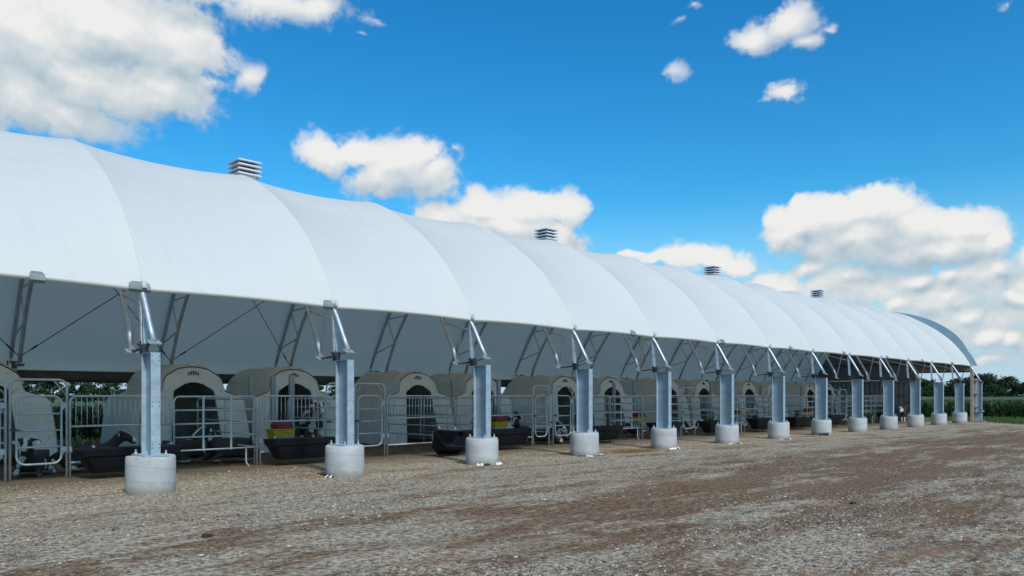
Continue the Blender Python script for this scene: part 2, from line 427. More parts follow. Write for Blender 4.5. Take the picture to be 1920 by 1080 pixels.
def blobs(t, Pw):
    acc = None
    for x, y, rx, ry, a in BL:
        ao = math.atan((x-960)/F); az = TH - ao; tv = (YH - y)/F*math.cos(ao)
        r1 = rx/F*math.cos(ao)**2*1.15; r2 = ry/F*math.cos(ao)*1.15
        q = t.vmath('MULTIPLY', t.vmath('SUBTRACT', Pw, (az, tv, 0)), (1/r1, 1/r2, 0))
        d = t.math('MULTIPLY_ADD', t.vmath('LENGTH', q), -max(a, .75), a)
        if acc is None: acc = d
        else:
            nd = t.n.new('ShaderNodeMath'); nd.operation = 'SMOOTH_MAX'; t.link(acc, nd.inputs[0]); t.link(d, nd.inputs[1]); nd.inputs[2].default_value = .25; acc = nd.outputs[0]
    return t.math('MAXIMUM', acc, -1.0)
def noise2(t, vec, scale, detail, rough, out='Fac'):
    nd = t.node('ShaderNodeTexNoise', i_Scale=scale, i_Detail=detail, i_Roughness=rough); nd.noise_dimensions = '2D'
    t.link(vec, nd.inputs['Vector']); return nd.outputs[out]
def warp(t, P0):
    wn = noise2(t, P0, 8, 4, .55, 'Color')
    return t.vmath('ADD', P0, t.vmath('MULTIPLY', t.vmath('SUBTRACT', wn, (.5,.5,.5)), (.06,.05,0)))
g, gt, gi, go = group('cloud_shape', ['U', 'D']); P0 = gi.outputs[0]; Pw = warp(gt, P0)
U = blobs(gt, Pw)
D = gt.math('ADD', U, gt.math('MULTIPLY', gt.math('SUBTRACT', noise2(gt, P0, 15, 12, .66), .5), 1.35))
for sc, am in ((24, .30), (55, .17), (125, .10)):
    vo = gt.node('ShaderNodeTexVoronoi', i_Scale=sc); vo.voronoi_dimensions = '2D'; vo.feature = 'SMOOTH_F1'; vo.inputs['Smoothness'].default_value = .5
    gt.link(Pw, vo.inputs['Vector']); D = gt.math('ADD', D, gt.math('MULTIPLY', gt.math('SUBTRACT', .40, vo.outputs['Distance']), am))
gt.link(U, go.inputs[0]); gt.link(D, go.inputs[1])
tc = wt.node('ShaderNodeTexCoord').outputs['Generated']
sp = wt.node('ShaderNodeSeparateXYZ'); wt.link(tc, sp.inputs[0])
azn = wt.math('ARCTAN2', sp.outputs[1], sp.outputs[0])
hr = wt.math('SQRT', wt.math('ADD', wt.math('MULTIPLY', sp.outputs[0], sp.outputs[0]), wt.math('MULTIPLY', sp.outputs[1], sp.outputs[1])))
tel = wt.math('DIVIDE', sp.outputs[2], wt.math('MAXIMUM', hr, .02))
cp = wt.node('ShaderNodeCombineXYZ'); wt.link(azn, cp.inputs[0]); wt.link(tel, cp.inputs[1]); P = cp.outputs[0]
def field(vec):
    nd = wt.n.new('ShaderNodeGroup'); nd.node_tree = g; wt.link(vec, nd.inputs[0]); return nd.outputs[0], nd.outputs[1]
U0, D0 = field(P); U1, _d = field(wt.vmath('ADD', P, (.008, .040, 0))); _u, D1 = field(wt.vmath('ADD', P, (.003, .009, 0)))
alpha = wt.mapr(D0, -.09, .31)
alpha = wt.math('MULTIPLY', wt.math('POWER', alpha, 1.1), wt.math('GREATER_THAN', tel, .0))
alpha = wt.math('MULTIPLY', alpha, wt.mapr(U0, -.15, .50, .42, 1))
lit = wt.math('ADD', wt.math('MULTIPLY', wt.math('SUBTRACT', U0, U1), .62), wt.math('MULTIPLY', wt.math('SUBTRACT', D0, D1), .55))
shade = wt.mapr(lit, -.50, .42, 0, 1, False)
ccol = wt.ramp(shade, [(0, (.40,.51,.59)), (.28, (.52,.61,.67)), (.55, (.64,.70,.735)), (.78, (.76,.785,.79)), (1, (.86,.86,.845))])
sky = wt.node('ShaderNodeTexSky'); sky.sky_type = 'NISHITA'; sky.sun_disc = False
sky.sun_elevation = R(45); sky.sun_rotation = math.atan2(SUN.x, SUN.y); sky.air_density = 1.0; sky.dust_density = .3; sky.ozone_density = 1.0
hs = wt.node('ShaderNodeHueSaturation'); hs.inputs['Saturation'].default_value = SKYSAT; hs.inputs['Value'].default_value = 1.0
wt.link(sky.outputs[0], hs.inputs['Color'])
skyc = wt.mix(1.0, hs.outputs[0], SKYTINT, 'MULTIPLY')
cs = wt.n.new('ShaderNodeVectorMath'); cs.operation = 'SCALE'; wt.link(ccol, cs.inputs[0]); cs.inputs['Scale'].default_value = 10.0/1.5/1.10
hz = wt.math('MULTIPLY', wt.mapr(tel, .0, .27, 1, 0), 1.0)
skyc = wt.mix(hz, skyc, (2.9, 3.95, 4.75))
fin = wt.mix(alpha, skyc, cs.outputs[0])
bg = wt.node('ShaderNodeBackground'); bg.inputs[1].default_value = .15; wt.link(fin, bg.inputs[0])
wo = wt.node('ShaderNodeOutputWorld'); wt.link(bg.outputs[0], wo.inputs[0])
world.cycles.sampling_method = 'MANUAL'; world.cycles.sample_map_resolution = 512

scene.view_settings.view_transform = 'Standard'; scene.view_settings.look = 'None'
scene.view_settings.exposure = .13; scene.view_settings.gamma = 1
scene.cycles.max_bounces = 6; scene.cycles.diffuse_bounces = 4; scene.cycles.glossy_bounces = 3
scene.cycles.use_denoising = True
try: scene.cycles.denoiser = 'OPENIMAGEDENOISE'
except Exception: pass

# ------------------------------------------------------------------ ground
def sheet(name, pts, z, mat, label=None):
    b = MB(); b.add([(x, y, z) for x, y in pts], [tuple(range(len(pts)))])
    return tag(b.build(name, mat), kind='structure')
sheet('ground', [(-2500,-2500),(2500,-2500),(2500,2500),(-2500,2500)], 0.0, M['land'])
yard = [(-60,-60),(46,-60),(46,6),(48.4,9.6),(51.0,12.0),(52.6,13.2),(53.2,16),(53.0,24),(-60,24)]
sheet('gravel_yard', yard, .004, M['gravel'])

# loose stones in front of the barn
def stones(n):
    dep = 5.6 * np.exp(RNG.random(n) * math.log(26/5.6)); t = RNG.uniform(-.75, .75, n)
    X = dep*(c_ + t*s_); Y = dep*(s_ - t*c_)
    clump = np.sin(X*.9+np.sin(Y*1.3)*1.5)*np.cos(Y*1.7+np.sin(X*.6)) + .35*np.sin(X*3.1)*np.sin(Y*4.2)
    tr = np.where((Y > 3.7) & (Y < 4.8), .9, 0) + np.where(Y > 8.6, .35, 0)
    keep = (Y < 15.6) & (clump + tr - np.where((Y > 4.9) & (Y < 8.0), .55, 0) + RNG.normal(0, .55, n) > .25)
    X, Y, dep = X[keep], Y[keep], dep[keep]
    for k in range(13):
        m = 240; a = RNG.random(m)*6.283; q = .37 + np.abs(RNG.normal(0, .10, m)); X = np.append(X, X1 + k*S + q*np.cos(a)); Y = np.append(Y, 13.03 + q*np.sin(a))
    n = len(X)
    r = np.clip(RNG.lognormal(-4.62, .45, n), .004, .030)
    base = np.array([(1,0,0),(-.5,.87,0),(-.5,-.87,0),(.45,.3,.75),(-.55,.1,.7),(.1,-.55,.72)], np.float32)
    fc = np.array([(0,1,3),(1,4,3),(1,2,4),(2,5,4),(2,0,5),(0,3,5),(3,4,5)])
    V = base[None] * (1 + RNG.normal(0, .22, (n, 6, 3))); a = RNG.random(n)*6.283
    ca, sa = np.cos(a)[:, None], np.sin(a)[:, None]
    x = V[..., 0]*1.25; y = V[..., 1]*.85; z = V[..., 2]*.75
    W = np.stack([(x*ca - y*sa)*r[:, None] + X[:, None], (x*sa + y*ca)*r[:, None] + Y[:, None], z*r[:, None] - r[:, None]*.12 + .004], -1)
    Fc = (fc[None] + (np.arange(n)*6)[:, None, None]).reshape(-1, 3)
    o = np_mesh('loose_gravel', W.reshape(-1, 3), Fc, M['stone'])
    tag(o, 'loose pale and grey gravel stones strewn over the brown yard', 'gravel', kind='stuff')
stones(120000)

# ------------------------------------------------------------------ blades helper (grass, corn, straw)
def blades(n, xy, hgt, wid, lean, z0=0.0):
    X, Y = xy; a = RNG.random(n)*6.283; ln = lean*RNG.uniform(.3, 1, n)
    dx, dy = np.cos(a), np.sin(a); h = hgt
    w = wid*RNG.uniform(.6, 1.2, n)
    b0 = np.stack([X - dy*w, Y + dx*w, np.full(n, z0) if np.isscalar(z0) else z0], -1); b1 = np.stack([X + dy*w, Y - dx*w, b0[:, 2]], -1)
    m0 = np.stack([X + dx*ln*.35 - dy*w*.8, Y + dy*ln*.35 + dx*w*.8, b0[:, 2] + h*.65], -1); m1 = np.stack([X + dx*ln*.35 + dy*w*.8, Y + dy*ln*.35 - dx*w*.8, b0[:, 2] + h*.65], -1)
    tp = np.stack([X + dx*ln, Y + dy*ln, b0[:, 2] + h*RNG.uniform(.75, 1.05, n)], -1)
    V = np.stack([b0, b1, m1, m0, tp], 1).reshape(-1, 3); i = np.arange(n)[:, None]*5
    Fc = np.concatenate([i+np.array([[0,1,2]]), i+np.array([[0,2,3]]), i+np.array([[3,2,4]])], 1).reshape(-1, 3)
    return V, Fc

# grass strip at the end of the barn and along its back
def grass(name, n, x0, x1, y0, y1, label, keep=None, mat=None):
    X = RNG.uniform(x0, x1, n); Y = RNG.uniform(y0, y1, n)
    if keep is not None: k = keep(X, Y); X, Y = X[k], Y[k]; n = len(X)
    V, Fc = blades(n, (X, Y), RNG.uniform(.08, .26, n), .012, .12)
    return tag(np_mesh(name, V, Fc, mat or M['grass']), label, 'grass', kind='stuff')
grass('grass', 26000, 46.3, 60, -4, 16, 'bright green grass strip between the gravel yard and corn field', lambda X, Y: (X > 47.6 + np.clip((Y-9.0)*1.15, -1.5, 5.2) + RNG.normal(0, .15, len(X))))
grass('grass', 9000, -4, 16, 24.3, 28.6, 'green grass behind the barn seen under the far curtain', mat=M['under'])  # back strip uses the darkened greens, its shade painted in

def corn(name, n, xs, ys, hmax, label, mat=None, cat='corn field'):
    X = RNG.uniform(*xs, n); Y = RNG.uniform(*ys, n)
    X = np.round(X/.75)*.75 + RNG.normal(0, .07, n)
    hp = hmax*RNG.uniform(.82, 1.05, n)
    VV, FF, o = [], [], 0
    V, Fc = blades(n, (X, Y), hp, .018, .1); VV.append(V); FF.append(Fc); o += len(V)
    for k in range(6):
        z0 = hp*(.12 + .14*k)
        V, Fc = blades(n, (X + RNG.normal(0, .02, n), Y), np.full(n, .34)*RNG.uniform(.6, 1.2, n), .035, .55, z0)
        VV.append(V); FF.append(Fc + o); o += len(V)
    return tag(np_mesh(name, np.concatenate(VV), np.concatenate(FF), mat or M['corn']), label, cat, kind='stuff')
corn('corn_field', 14000, (60, 72), (-6, 32), 1.17, 'dense green corn field standing beyond the end of the barn')
corn('undergrowth', 5200, (-6, 22), (28.6, 34), 1.15, 'dark green undergrowth standing behind the barn beyond the grass', M['under'], 'undergrowth')  # plants coloured dark to stand for the shade back there
b = MB(); 
def hmap(name, x0, x1, y0, y1, nx, ny, z, amp, mat, label, cat):
    xs = np.linspace(x0, x1, nx); ys = np.linspace(y0, y1, ny); XX, YY = np.meshgrid(xs, ys, indexing='ij')
    ZZ = z + amp*(np.sin(XX*2.3+np.sin(YY*1.7)*2)*.5 + np.sin(YY*3.1+XX*.7)*.5) + RNG.normal(0, amp*.35, XX.shape)
    edge = np.minimum(np.minimum(XX-x0, x1-XX)/.5, np.minimum(YY-y0, y1-YY)/.5); ZZ = np.where(edge <= 0, -.02, ZZ)
    V = np.stack([XX, YY, ZZ], -1).reshape(-1, 3); i, j = np.meshgrid(np.arange(nx-1), np.arange(ny-1), indexing='ij')
    a = (i*ny+j).ravel(); Fc = np.stack([a, a+ny, a+ny+1, a+1], -1)
    return tag(np_mesh(name, V, Fc, mat, smooth=True), label, cat, kind='stuff')
hmap('corn_canopy', 72, 300, -120, 120, 140, 150, 1.18, .08, M['corn'], 'green top of the corn field stretching away to the trees', 'corn field')

# ------------------------------------------------------------------ trees
def crown_mesh(seed, h, w):
    r = np.random.default_rng(seed); C = []
    nl = 34
    for i in range(nl):
        t = r.uniform(.10, .97); rad = w*.5*(1 - max(0, t-.45)**1.5*1.5)*r.uniform(.35, 1.0); a = r.uniform(0, 6.283)
        C.append((rad*math.cos(a), rad*math.sin(a), h*t, w*r.uniform(.12, .24)))
    VV, FF = [], []; o = 0
    for cx, cy, cz, cr in C:
        n = 120
        d = r.normal(size=(n, 3)); d /= np.linalg.norm(d, axis=1)[:, None]
        p = np.array([cx, cy, cz]) + d*cr*r.uniform(.45, 1.05, n)[:, None]*np.array([1, 1, .62])
        u = r.normal(size=(n, 3)); u /= np.linalg.norm(u, axis=1)[:, None]; v = np.cross(u, d + .01); v /= np.linalg.norm(v, axis=1)[:, None]
        s = (h*.034*r.uniform(.6, 1.4, n))[:, None]
        q = np.stack([p-u*s, p-v*s*.6, p+u*s, p+v*s*.6], 1).reshape(-1, 3)
        VV.append(q); FF.append(np.arange(n*4).reshape(-1, 4) + o); o += n*4
    return np.concatenate(VV), np.concatenate(FF), C
protos = []
for i, (h, w) in enumerate(((8.2, 8.5), (6.8, 8.0), (7.4, 6.4), (5.6, 7.5))):
    root = thing('broadleaf_tree', (0, -3000, 0)); V, Fc, C = crown_mesh(100+i, h, w)
    np_mesh('crown', V, Fc, M['leaf'], root)
    tb = MB(); tb.tube([(0,0,-.1), (.08,.02,h*.3), (-.05,.1,h*.62), (.05,0,h*.85)], [.24,.19,.11,.04], 7)
    for cx, cy, cz, cr in C[:7]: tb.tube([(0,.03,h*.3), (cx*.5, cy*.5, max(cz*.8, h*.34)), (cx, cy, cz)], [.09,.06,.02], 5)
    tb.build('trunk', M['bark'], root, smooth=True); protos.append(root)
used = [False]*4
tree_list = []
def plant(px, dep, sc, kind, rz):
    t = (px-960)/F; X = dep*(c_+t*s_); Y = dep*(s_-t*c_)
    o = protos[kind] if not used[kind] else copy_tree(protos[kind]); used[kind] = True
    o.location = (X, Y, 0); o.scale = (sc, sc, sc*random.uniform(.92, 1.05)); o.rotation_euler = (0,0,rz)
    tree_list.append((px, dep, sc, o))
tr = random.Random(5)
for px, dep, sc in [(1700,205,.86),(1722,190,.72),(1738,215,.80),(1752,200,.74),(1770,198,.68),(1788,210,.92),(1803,196,.9),(1822,205,.9),(1846,188,1.04),(1864,205,1.10),(1888,196,.80),(1906,210,.74),(1925,200,.60),(1948,190,.55),(1975,205,.6),
                    (60,150,.72),(100,160,.8),(140,148,.7),(175,156,.75),(212,150,.66),(250,160,.72),(598,180,.56),(628,190,.52),(655,182,.5)]:
    plant(px, dep, sc, tr.randrange(4), tr.uniform(0, 6.28))
tree_list.sort(key=lambda q: q[0])
ords = ['first','second','third','fourth','fifth','sixth','seventh','eighth','ninth','tenth','eleventh','twelfth','thirteenth','fourteenth','fifteenth','sixteenth','seventeenth','eighteenth','nineteenth','twentieth','twenty-first','twenty-second','twenty-third','twenty-fourth']
def tree_labels():
    right = [q for q in tree_list if q[0] > 1500]; left = [q for q in tree_list if q[0] < 400]; mid = [q for q in tree_list if 400 < q[0] < 1500]
    for L, txt in ((right, 'dark tree on the skyline past the barn end, {} from the left there'), (left, 'dark tree glimpsed under the far curtain at photo left, {} from the left'), (mid, 'dark tree top seen in the gap beside the second hutch, {} from the left')):
        for i, q in enumerate(L): tag(q[3], txt.format(ords[i]), 'tree', 'trees on the skyline beyond the fields')
tree_labels()

# ------------------------------------------------------------------ barn
barn = thing('calf_barn', (X1 + 6*S, YC, 0))
tag(barn, 'long white fabric covered arched calf barn with open side on steel columns', 'barn')
BX, BY = barn.location.x, barn.location.y
def P_(o):   # parent to the barn, keeping world coordinates
    o.parent = barn; o.matrix_parent_inverse = Matrix.Translation((-BX, -BY, 0)); return o
half = [(-4.60,3.38),(-4.16,4.12),(-3.5,4.95),(-2.62,5.70),(-1.72,6.27),(-.86,6.72),(0,6.95)]
full = half + [(-y, z) for y, z in half[-2::-1]] + [(4.98,2.62),(5.06,2.24)]
def catmull(pts, m):
    P = np.array(pts, float); P = np.vstack([2*P[0]-P[1], P, 2*P[-1]-P[-2]]); out = []
    for i in range(1, len(P)-2):
        for k in range(m):
            t = k/m; a, b_, c, d = P[i-1], P[i], P[i+1], P[i+2]
            out.append(.5*((2*b_) + (c-a)*t + (2*a-5*b_+4*c-d)*t*t + (3*b_-a-3*c+d)*t**3))
    out.append(P[-2]); return np.array(out)
prof = catmull(full, 7)
tg = np.gradient(prof, axis=0); tg /= np.linalg.norm(tg, axis=1)[:, None]
nrm = np.stack([-tg[:, 1], tg[:, 0]], -1)          # outward normal
NB0, NB1 = -3, 13                                     # trusses -3 .. 13
SUB = 18
xs, sg = [], []
for n in range(NB0, NB1):
    for k in range(SUB+1): xs.append(X1 + (n + k/SUB)*S); sg.append(4*(k/SUB)*(1-k/SUB))
xs = np.array(xs); sg = np.array(sg)**.95
s01 = np.linspace(0, 1, len(prof))
sc_ = np.clip(s01*1.06, 0, 1); wv = .10*np.sin(sc_*math.pi) + .90*np.abs(np.sin(sc_*2*math.pi))**1.1
XX = np.repeat(xs[:, None], len(prof), 1)
off = -.29*sg[:, None]*wv[None, :]
YYv = YC + prof[None, :, 0] + nrm[None, :, 0]*off
ZZv = prof[None, :, 1] + nrm[None, :, 1]*off
ZZv[:, 0] += .035*sg; ZZv[:, -1] += 0
V = np.stack([XX, YYv, ZZv], -1).reshape(-1, 3); nx, ny = XX.shape
i, j = np.meshgrid(np.array([q for q in range(nx-1) if (q+1) % (SUB+1)]), np.arange(ny-1), indexing='ij'); a = (i*ny+j).ravel()
roof = P_(np_mesh('roof_membrane', V, np.stack([a, a+1, a+ny+1, a+ny], -1), M['membrane'], smooth=True))
for n in range(NB0, NB1+1):
    hb = MB(); hb.tube([(X1+n*S, YC + prof[k,0] - nrm[k,0]*.022, prof[k,1] - nrm[k,1]*.022) for k in range(1, 84)], .03, 8); w_ = hb.build('ridge_welt', M['membrane'], None, smooth=True); w_.parent = roof
hb = MB(); hb.tube([(xs[k], YC + prof[0,0] + .03, 3.375 + .035*sg[k]) for k in range(len(xs)) if k % (SUB+1) or k == 0], .05, 8)
hem = hb.build('eave_hem', M['membrane'], None, smooth=True); hem.parent = roof
hb = MB(); hb.tube([(xs[0], YC + 5.03, 2.22), (xs[-1], YC + 5.03, 2.22)], .045, 8)
hem2 = hb.build('eave_hem', M['membrane'], None, smooth=True); hem2.parent = roof
# end flashing: crescent of steel rising past the last truss
fb = MB(); HP = 43; pr = prof[:HP]; nn = nrm[:HP]
n2 = len(prof)
rows = []
for k in range(0, 85):
    if k >= n2: break
    sx = k/42.0
    w = .42*math.sin(min(sx, 1)**.72*math.pi)**1.35 + .012 if sx <= 1 else .012
    ex = max(0, (1-sx*6)) if sx < .2 else 0
    p = np.array([YC, 0]) + prof[k]; q = p + nrm[k]*w
    q = q + np.array([-.30*ex, 0]); p = p + np.array([0, -.0])
    rows.append((p, q))
x0, x1 = XE + .02, XE + .07; vs = []; fs = []
for p, q in rows: vs += [(x0, p[0], p[1]), (x0 + .10, q[0], q[1]), (x1 + .10, q[0], q[1]), (x1, p[0], p[1])]
for k in range(len(rows)-1):
    for e in range(4): fs.append((k*4+e, k*4+(e+1) % 4, (k+1)*4+(e+1) % 4, (k+1)*4+e))
fb.add(vs, fs); P_(fb.build('end_flashing', M['flash'], None))['label'] = 'blue grey crescent flashing at the far end of the roof'

# trusses
def inset(d): 
    return prof - nrm*d
oc = inset(.075); ic = inset(.90)
k0 = 0; kr = 36                                     # profile samples: 0..84 symmetric part
outer = [(-5.10,2.47),(-4.955,2.70),(-4.82,2.93),(-4.69,3.15)] + [tuple(p) for p in oc[1:84:2]] + [(4.69,3.15),(4.82,2.93),(5.10,2.47)]
inner = [(-4.07,2.37),(-3.93,2.72)] + [tuple(p) for p in ic[3:82:2] if p[1] > 2.85 and abs(p[0]) < 3.9] + [(3.93,2.72),(4.07,2.37)]
def resample(pts, n):
    P = np.array(pts); L = np.concatenate([[0], np.cumsum(np.linalg.norm(np.diff(P, axis=0), axis=1))]); u = np.linspace(0, L[-1], n)
    return np.stack([np.interp(u, L, P[:, 0]), np.interp(u, L, P[:, 1])], -1)
NW = 21; ow, iw = resample(outer, NW), resample(inner, NW)
def truss(x):
    root = MB()
    root.tube([(x, YC+y, z) for y, z in outer], .050, 8); root.tube([(x, YC+y, z) for y, z in inner], .050, 8)
    for k in range(NW-1):
        if k == 0 or k == NW-2: continue
        A, B = (ow[k], iw[k+1]) if k % 2 else (iw[k], ow[k+1])
        root.tube([(x, YC+A[0], A[1]), (x, YC+B[0], B[1])], .021, 6)
    root.tube([(x, YC-4.07, 2.45), (x, YC+ow[2][0], ow[2][1])], .021, 6)
    tr_ = P_(root.build('truss', M['chord'], None, smooth=True))
    for sgn in (-1, 1):
        for y, z, tl in ((5.12,2.455,.10), (4.07,2.355,.06)):
            q = MB(); q.box((x, YC+sgn*y, z), (.20,.16,.018), 0, Matrix.Rotation(-sgn*R(24), 3, 'X')); q.build('foot_plate', M['chord'], None).parent = tr_
        q = MB(); q.bar((x, YC+sgn*4.05, 2.335), (x, YC+sgn*4.72, 2.385), .04, .03); q.bar((x, YC+sgn*4.72, 2.38), (x, YC+sgn*5.08, 2.455), .014, .014)
        q.box((x, YC+sgn*4.66, 2.36), (.10,.13,.155)); q.tube([(x-.10, YC+sgn*4.64, 2.44), (x+.10, YC+sgn*4.64, 2.44)], .024, 8)
        q.tube([(x-.11, YC+sgn*4.82, 2.36), (x-.11, YC+sgn*4.82, 2.48)], .018, 6)
        q.build('pivot_bracket', M['dark_steel'], None).parent = tr_
    q = MB(); q.bar((x-.035, YC-4.63, 2.42), (x-.035, YC-4.57, 3.42), .012, .065, up=(0,1,0)); q.bar((x+.03, YC-4.65, 2.42), (x+.01, YC-4.60, 3.42), .065, .012, up=(0,1,0))
    q.box((x, YC-4.66, 3.41), (.07,.07,.05)); q.box((x, YC-4.655, 3.46), (.07,.02,.07))
    st = q.build('tension_strap', M['strap'], None); st.parent = tr_
    return tr_
t0_ = truss(0.0)
trusses = {}
def copy_part(src, dx):
    o = src.copy(); COL.objects.link(o); o.parent = barn; o.matrix_parent_inverse = src.matrix_parent_inverse.copy(); o.location = (dx, 0, 0)
    for ch in src.children:
        cc = ch.copy(); COL.objects.link(cc); cc.parent = o
    return o
for n in range(NB0, NB1+1):
    if n == NB0: t0_.location = (X1 + n*S, 0, 0); trusses[n] = t0_
    else: trusses[n] = copy_part(t0_, X1 + n*S)

# columns and footings
def column(y, sgn):
    q = MB(); fl, wb, D_, z0, z1 = .150, .012, .42, .625, 2.275
    yf, yb = y - D_/2, y + D_/2
    q.box((0, yf, (z0+z1)/2), (fl, .016, z1-z0)); q.box((0, yb, (z0+z1)/2), (fl, .016, z1-z0)); q.box((0, y, (z0+z1)/2), (wb, D_-.017, z1-z0))
    q.box((0, y, z1+.006), (.155, D_+.02, .010))
    for zz in (.74,.80,1.42,1.48,2.16,2.23):
        for xx in (-.055,.055):
            q.tube([(xx, yf-.0125, zz), (xx, yf-.0085, zz)], .0085, 7, 1)
    q.box((-.02, yb+.035, 2.12), (.07,.05,.26))
    o = P_(q.build('steel_column', [M['beam'], M['hole']], None))
    q = MB(); q.box((0, y, .617), (.40,.60,.022)); q.build('base_plate', M['beam'], None).parent = o
    for xx in (-.15,.15):
        for yy in (-.25,.25):
            q = MB(); q.tube([(xx, y+yy, .60), (xx, y+yy, .70)], .013, 6); q.lathe([(.026,0),(.026,.025)], (xx, y+yy, .629), 6); q.build('anchor_bolt', M['galv'], None).parent = o
    return o
def footing(y, seed):
    q = MB(); n = 56; rr = random.Random(seed); prof_ = [(.378,-.15),(.378,.02),(.38,.2),(.378,.45),(.376,.575),(.364,.603),(.28,.606)]
    q.lathe(prof_, (0,0,0), n)
    vs = []
    for k, v in enumerate(q.v):
        a = math.atan2(v[1], v[0]); w = 1 + .004*math.sin(3*a+seed) + .003*math.sin(7*a+v[2]*9) + rr.uniform(-.002, .002)
        zz = v[2] + (.006*math.sin(2*a+seed) if v[2] > .5 else 0)
        vs.append((v[0]*w, v[1]*w, zz))
    q.v = vs
    o = P_(q.build('concrete_footing', M['concrete'], None, auto=40)); o.location = (0, y, 0); return o
cN = column(13.03, 1); cF = column(22.97, -1); fo = [footing(13.03, s) for s in (1, 2, 3)]; fF = footing(22.97, 4)
for n in range(NB0, NB1+1):
    x = X1 + n*S
    if n == NB0: cN.location.x = x; cF.location.x = x; fF.location.x = x
    else: copy_part(cN, x); copy_part(cF, x); o = copy_part(fF, 0); o.location = (x, 22.97, 0)
    if n < NB1:
        if n - NB0 < 3: o = fo[n-NB0]; o.location = (x, 13.03, 0)
        else: o = copy_part(fo[(n*2) % 3], 0); o.location = (x, 13.03, 0)
        o.rotation_euler = (0, 0, n*2.399)
# end column stands on the slab
q = MB(); q.box((XE, 13.03, .30), (.20,.44,.64)); P_(q.build('column_base', M['beam'], None))
q = MB(); q.box((XE, 13.0, .03), (.75,.75,.09)); P_(q.build('footing_pad', M['concrete'], None, bevel=.01))
# eave clamps
for k in range(-1, 10):
    x = 2.95 + 5.04*k
    if k == 2: x = X1 - .06
    if x > XE: continue
    yv = YC + prof[0,0]; q = MB()
    vs = []; fs = []
    w = .17 if k == 2 else .105
    prf = [(yv-.02, 3.32), (yv-.05, 3.345), (yv-.042, 3.395), (yv-.012, 3.45), (yv+.02, 3.485)]
    for r_, (yy, zz) in enumerate(prf):
        ww = w*(1.0 if r_ < 3 else (.93 if r_ == 3 else .66))
        for s in (-1, 1): vs += [(x+s*ww, yy-.012, zz+.008), (x+s*ww, yy+.02, zz-.01)]
    for r_ in range(len(prf)-1):
        a0 = r_*4; b0 = a0+4
        fs += [(a0,a0+2,b0+2,b0),(a0+1,b0+1,b0+3,a0+3),(a0,b0,b0+1,a0+1),(a0+2,a0+3,b0+3,b0+2)]
    fs += [(0,1,3,2),(len(vs)-4,len(vs)-2,len(vs)-1,len(vs)-3)]
    q.add(vs, fs); P_(q.build('eave_clamp', M['cap'], None, bevel=.006))
# brace cables under the far slope
def onprof(k, d): p = prof[k] - nrm[k]*d; return (YC+p[0], p[1])
for n in (-1, 0, 1):
    xa, xb = X1+n*S, X1+(n+1)*S
    for (p, qx) in ((xa, xb), (xb, xa)):
        lo = (p, YC+4.1, 2.55); yy, zz = onprof(54, .8)
        q = MB(); q.tube([lo, (qx, yy, zz)], .011, 6); d = (Vector((qx,yy,zz))-Vector(lo)); a = Vector(lo)+d*.06; q.tube([a, a+d*.03], .022, 6)
        P_(q.build('brace_cable', M['dark_steel'], None))
# ridge vents
def vent():
    q = MB(); q.box((0,0,.28), (.46,.46,.60)); 
    q2 = MB()
    for k in range(4):
        z = .15 + .135*k; a, b_ = .40, .33
        vs = [(-a,-a,z),(a,-a,z),(a,a,z),(-a,a,z),(-b_,-b_,z+.045),(b_,-b_,z+.045),(b_,b_,z+.045),(-b_,b_,z+.045)]
        vs += [(-a,-a,z-.015),(a,-a,z-.015),(a,a,z-.015),(-a,a,z-.015)]
        q2.add(vs, [(0,1,5,4),(1,2,6,5),(2,3,7,6),(3,0,4,7),(8,9,1,0),(9,10,2,1),(10,11,3,2),(11,8,0,3),(4,5,6,7),(11,10,9,8)])
    z = .15+.135*3+.047; a = .33; q2.add([(-a,-a,z),(a,-a,z),(a,a,z),(-a,a,z),(0,0,z+.07)], [(0,1,4),(1,2,4),(2,3,4),(3,0,4)])
    return q, q2
for n in (1, 4, 7, 10):
    q, q2 = vent(); o = P_(q.build('roof_vent', M['ventdark'], None)); o.location = (X1+n*S+.32, YC+.12, 6.90); o.scale = (.78, .78, .80)
    l = q2.build('louvre', M['vent'], None); l.parent = o
    k_ = MB(); k_.box((0,0,-.02), (.52,.52,.30)); k_.build('curb', M['vent'], None).parent = o
# curtain roll and header under the far eave
q = MB(); q.tube([(x, YC+4.95, 2.06+.012*math.sin(x*1.3)) for x in np.arange(X1+NB0*S, XE-.3, .6)], .13, 10); P_(q.build('curtain_roll', M['curtain'], None, smooth=True))
q = MB(); q.box(((X1+NB0*S+XE)/2, YC+4.86, 2.16), (XE-X1-NB0*S-.4, .05, .17)); P_(q.build('header_board', M['curtain'], None))
# end wall, corrugated, with a drive-through opening
def ptop(y):
    P = prof[:85]; return float(np.interp(y-YC, P[:, 0], P[:, 1]))
def wall_strip(q, y0, y1, zf0, zf1, step=.075):
    n = max(2, int((y1-y0)/step)); ys = np.linspace(y0, y1, n+1)
    vs = []; fs = []
    for k, y in enumerate(ys):
        dx = .018 if (k % 4) in (0, 1) else -.018
        za, zb = zf0(y), zf1(y); vs += [(XE-.10+dx, y, za), (XE-.10+dx, y, zb), (XE-.04+dx, y, za), (XE-.04+dx, y, zb)]
    for k in range(n):
        a0 = k*4; fs += [(a0, a0+4, a0+5, a0+1), (a0+2, a0+3, a0+7, a0+6), (a0+1, a0+5, a0+7, a0+3), (a0, a0+2, a0+6, a0+4)]
    fs += [(0,1,3,2), (n*4, n*4+2, n*4+3, n*4+1)]; q.add(vs, fs)
DT = 2.98
def zt(y): return max(ptop(y) - .06, 0.1) if 13.42 < y < 22.58 else (3.2 - (13.42-y)*1.7 if y <= 13.42 else 3.2 - (y-22.58)*1.7)
